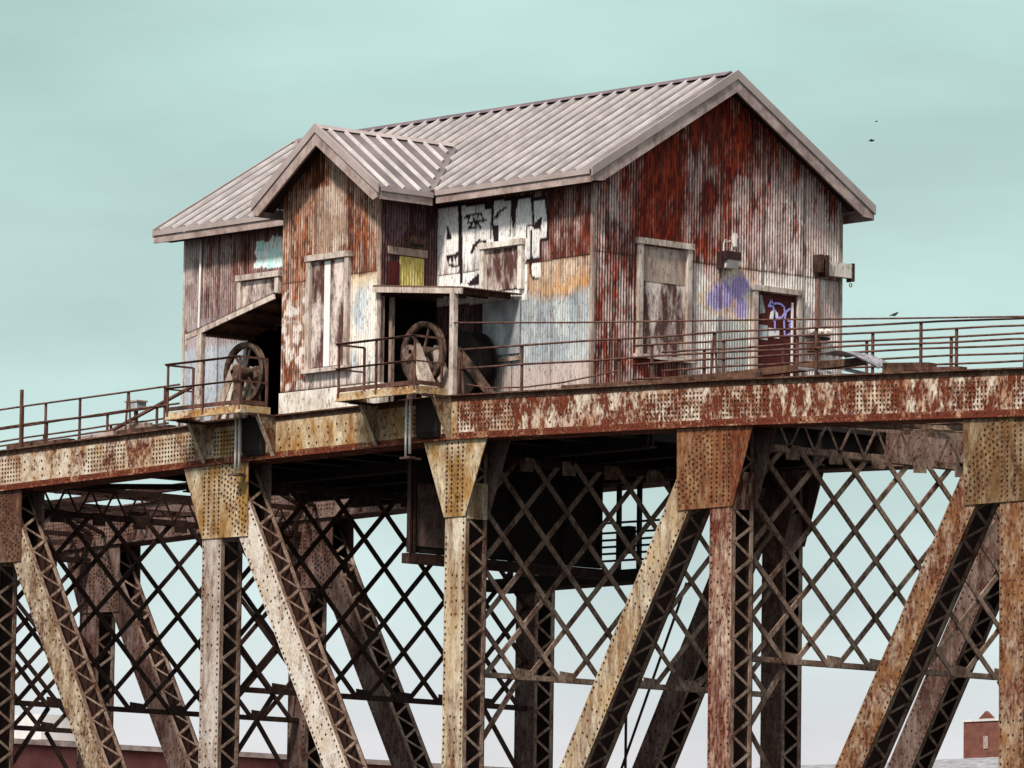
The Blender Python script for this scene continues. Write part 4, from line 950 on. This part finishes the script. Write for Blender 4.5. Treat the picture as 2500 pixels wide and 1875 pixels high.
beam('slanting steel bar rising towards the left balcony', (-14.6,.9,zt(-14.6)+.1), (-10.1,.5,2.02), .09, .06, S['rail'])
beam('rusty channel lying across the timbers left of the house', (-13.9,1.2,zt(-13.9)+.38), (-12.2,.8,zt(-12.2)+.3), .2, .12, S['wood'])
mbx = thing('metal_box', (-15.5,3,1.2), 'small grey metal box on a post behind the left railing', 'box')
MB().box(-15.75,-15.3,2.85,3.15,2.02,2.2).build('case', S['greypanel'], mbx); MB().box(-15.78,-15.27,2.82,3.18,2.2,2.24).build('lid', S['fascia'], mbx); MB().box(-15.56,-15.48,2.96,3.04,zt(-15.5)-.05,2.02).build('post', S['rail'], mbx)
bs_ = MB(); nX = 36
for i in range(13):
    a = i/12; px = 12.15+1.5*a; pz = zt(12.15)+.56 - .10*max(0,(.3-a)) - .62*max(0,a-.25)**1.35
    for j in range(nX+1):
        y_ = .45+.75*j/nX; wv = .03*math.cos(j*2*math.pi/9); bs_.v += [(px,y_+.1*a,pz+wv)]
for i in range(12):
    for j in range(nX): p = i*(nX+1)+j; bs_.f.append((p,p+1,p+nX+2,p+nX+1))
o = bs_.build('bent_metal_sheet', S['sheetmetal'], None, True, fix=True); tag(o, 'bent pale corrugated sheet lying on the deck right of the door', 'metal sheet')
md = o.modifiers.new('thick', 'SOLIDIFY'); md.thickness = .006
# ------------------------------------------------------------------ buildings far behind
bb = thing('brick_warehouse', (-95,62,-19), 'long red brick warehouse with pale roof far behind, lower left', 'building')
MB().box(-112,-89,44,84,-19,-1.75).build('wall', S['brick'], bb)
MB().box(-112.4,-88.6,43.6,84.4,-1.75,-1.55).build('roof', S['fascia'], bb)
MB().box(-95,-90.5,57.6,60.2,-1.4,-.4).build('roof_box', S['stone'], bb)
for y_ in np.arange(47, 83, 4.5):
    wn = MB().box(-89.0,-88.95,y_,y_+2.0,-9,-6).build('window', S['glass'], bb)
    MB().box(-88.99,-88.9,y_-.2,y_+2.2,-9.2,-9.0).build('sill', S['stone'], wn)
tw = thing('brick_tower', (-472,502,-19), 'brick tower with pale trim and gabled parapet far behind, lower right', 'tower')
cx_, cy_ = -472.2, 503.0
# tower axes turned towards the river
ca = Matrix.Translation((cx_,cy_,0)) @ Matrix.Rotation(R(0), 4, 'Z')
MB().box(cx_-3,cx_+5,cy_-3,cy_+4,-19,34.0).build('wall', S['brick2'], tw)
MB().box(cx_-3.15,cx_+5.15,cy_-3.15,cy_+4.15,28.6,29.2).build('string_course', S['stone'], tw)
MB().box(cx_-3.15,cx_+5.15,cy_-3.15,cy_+4.15,33.9,34.2).build('parapet', S['stone'], tw)
MB().prism([(cx_-.3,34.2),(cx_+2.3,34.2),(cx_+1,35.2)], 'Y', cy_-3.1, cy_-2.6).build('parapet_gable', S['brick2'], tw)
MB().prism([(cy_-.8,34.2),(cy_+1.8,34.2),(cy_+.5,35.2)], 'X', cx_+4.6, cx_+5.1).build('parapet_gable', S['brick2'], tw)
for z0_, z1_ in ((30.4,32.0),(23.0,27.8)):
    MB().box(cx_+.6,cx_+1.4,cy_-3.1,cy_-3.02,z0_,z1_).build('window', S['fascia'], tw)
    MB().box(cx_+5.02,cx_+5.1,cy_+.1,cy_+.9,z0_,z1_).build('window', S['fascia'], tw)
sh = thing('pale_roofed_shed', (-45,66,-19), 'long low shed with pale roof along the bottom right edge', 'shed')
MB().box(-60,-33,60.5,76,-19,-5.4).build('wall', S['brick'], sh)
MB().prism([(60,-4.4),(68,-2.9),(76.5,-4.4),(76.5,-5.4),(60,-5.4)], 'X', -60.5, -32.5).build('roof', S['sheetmetal'], sh)
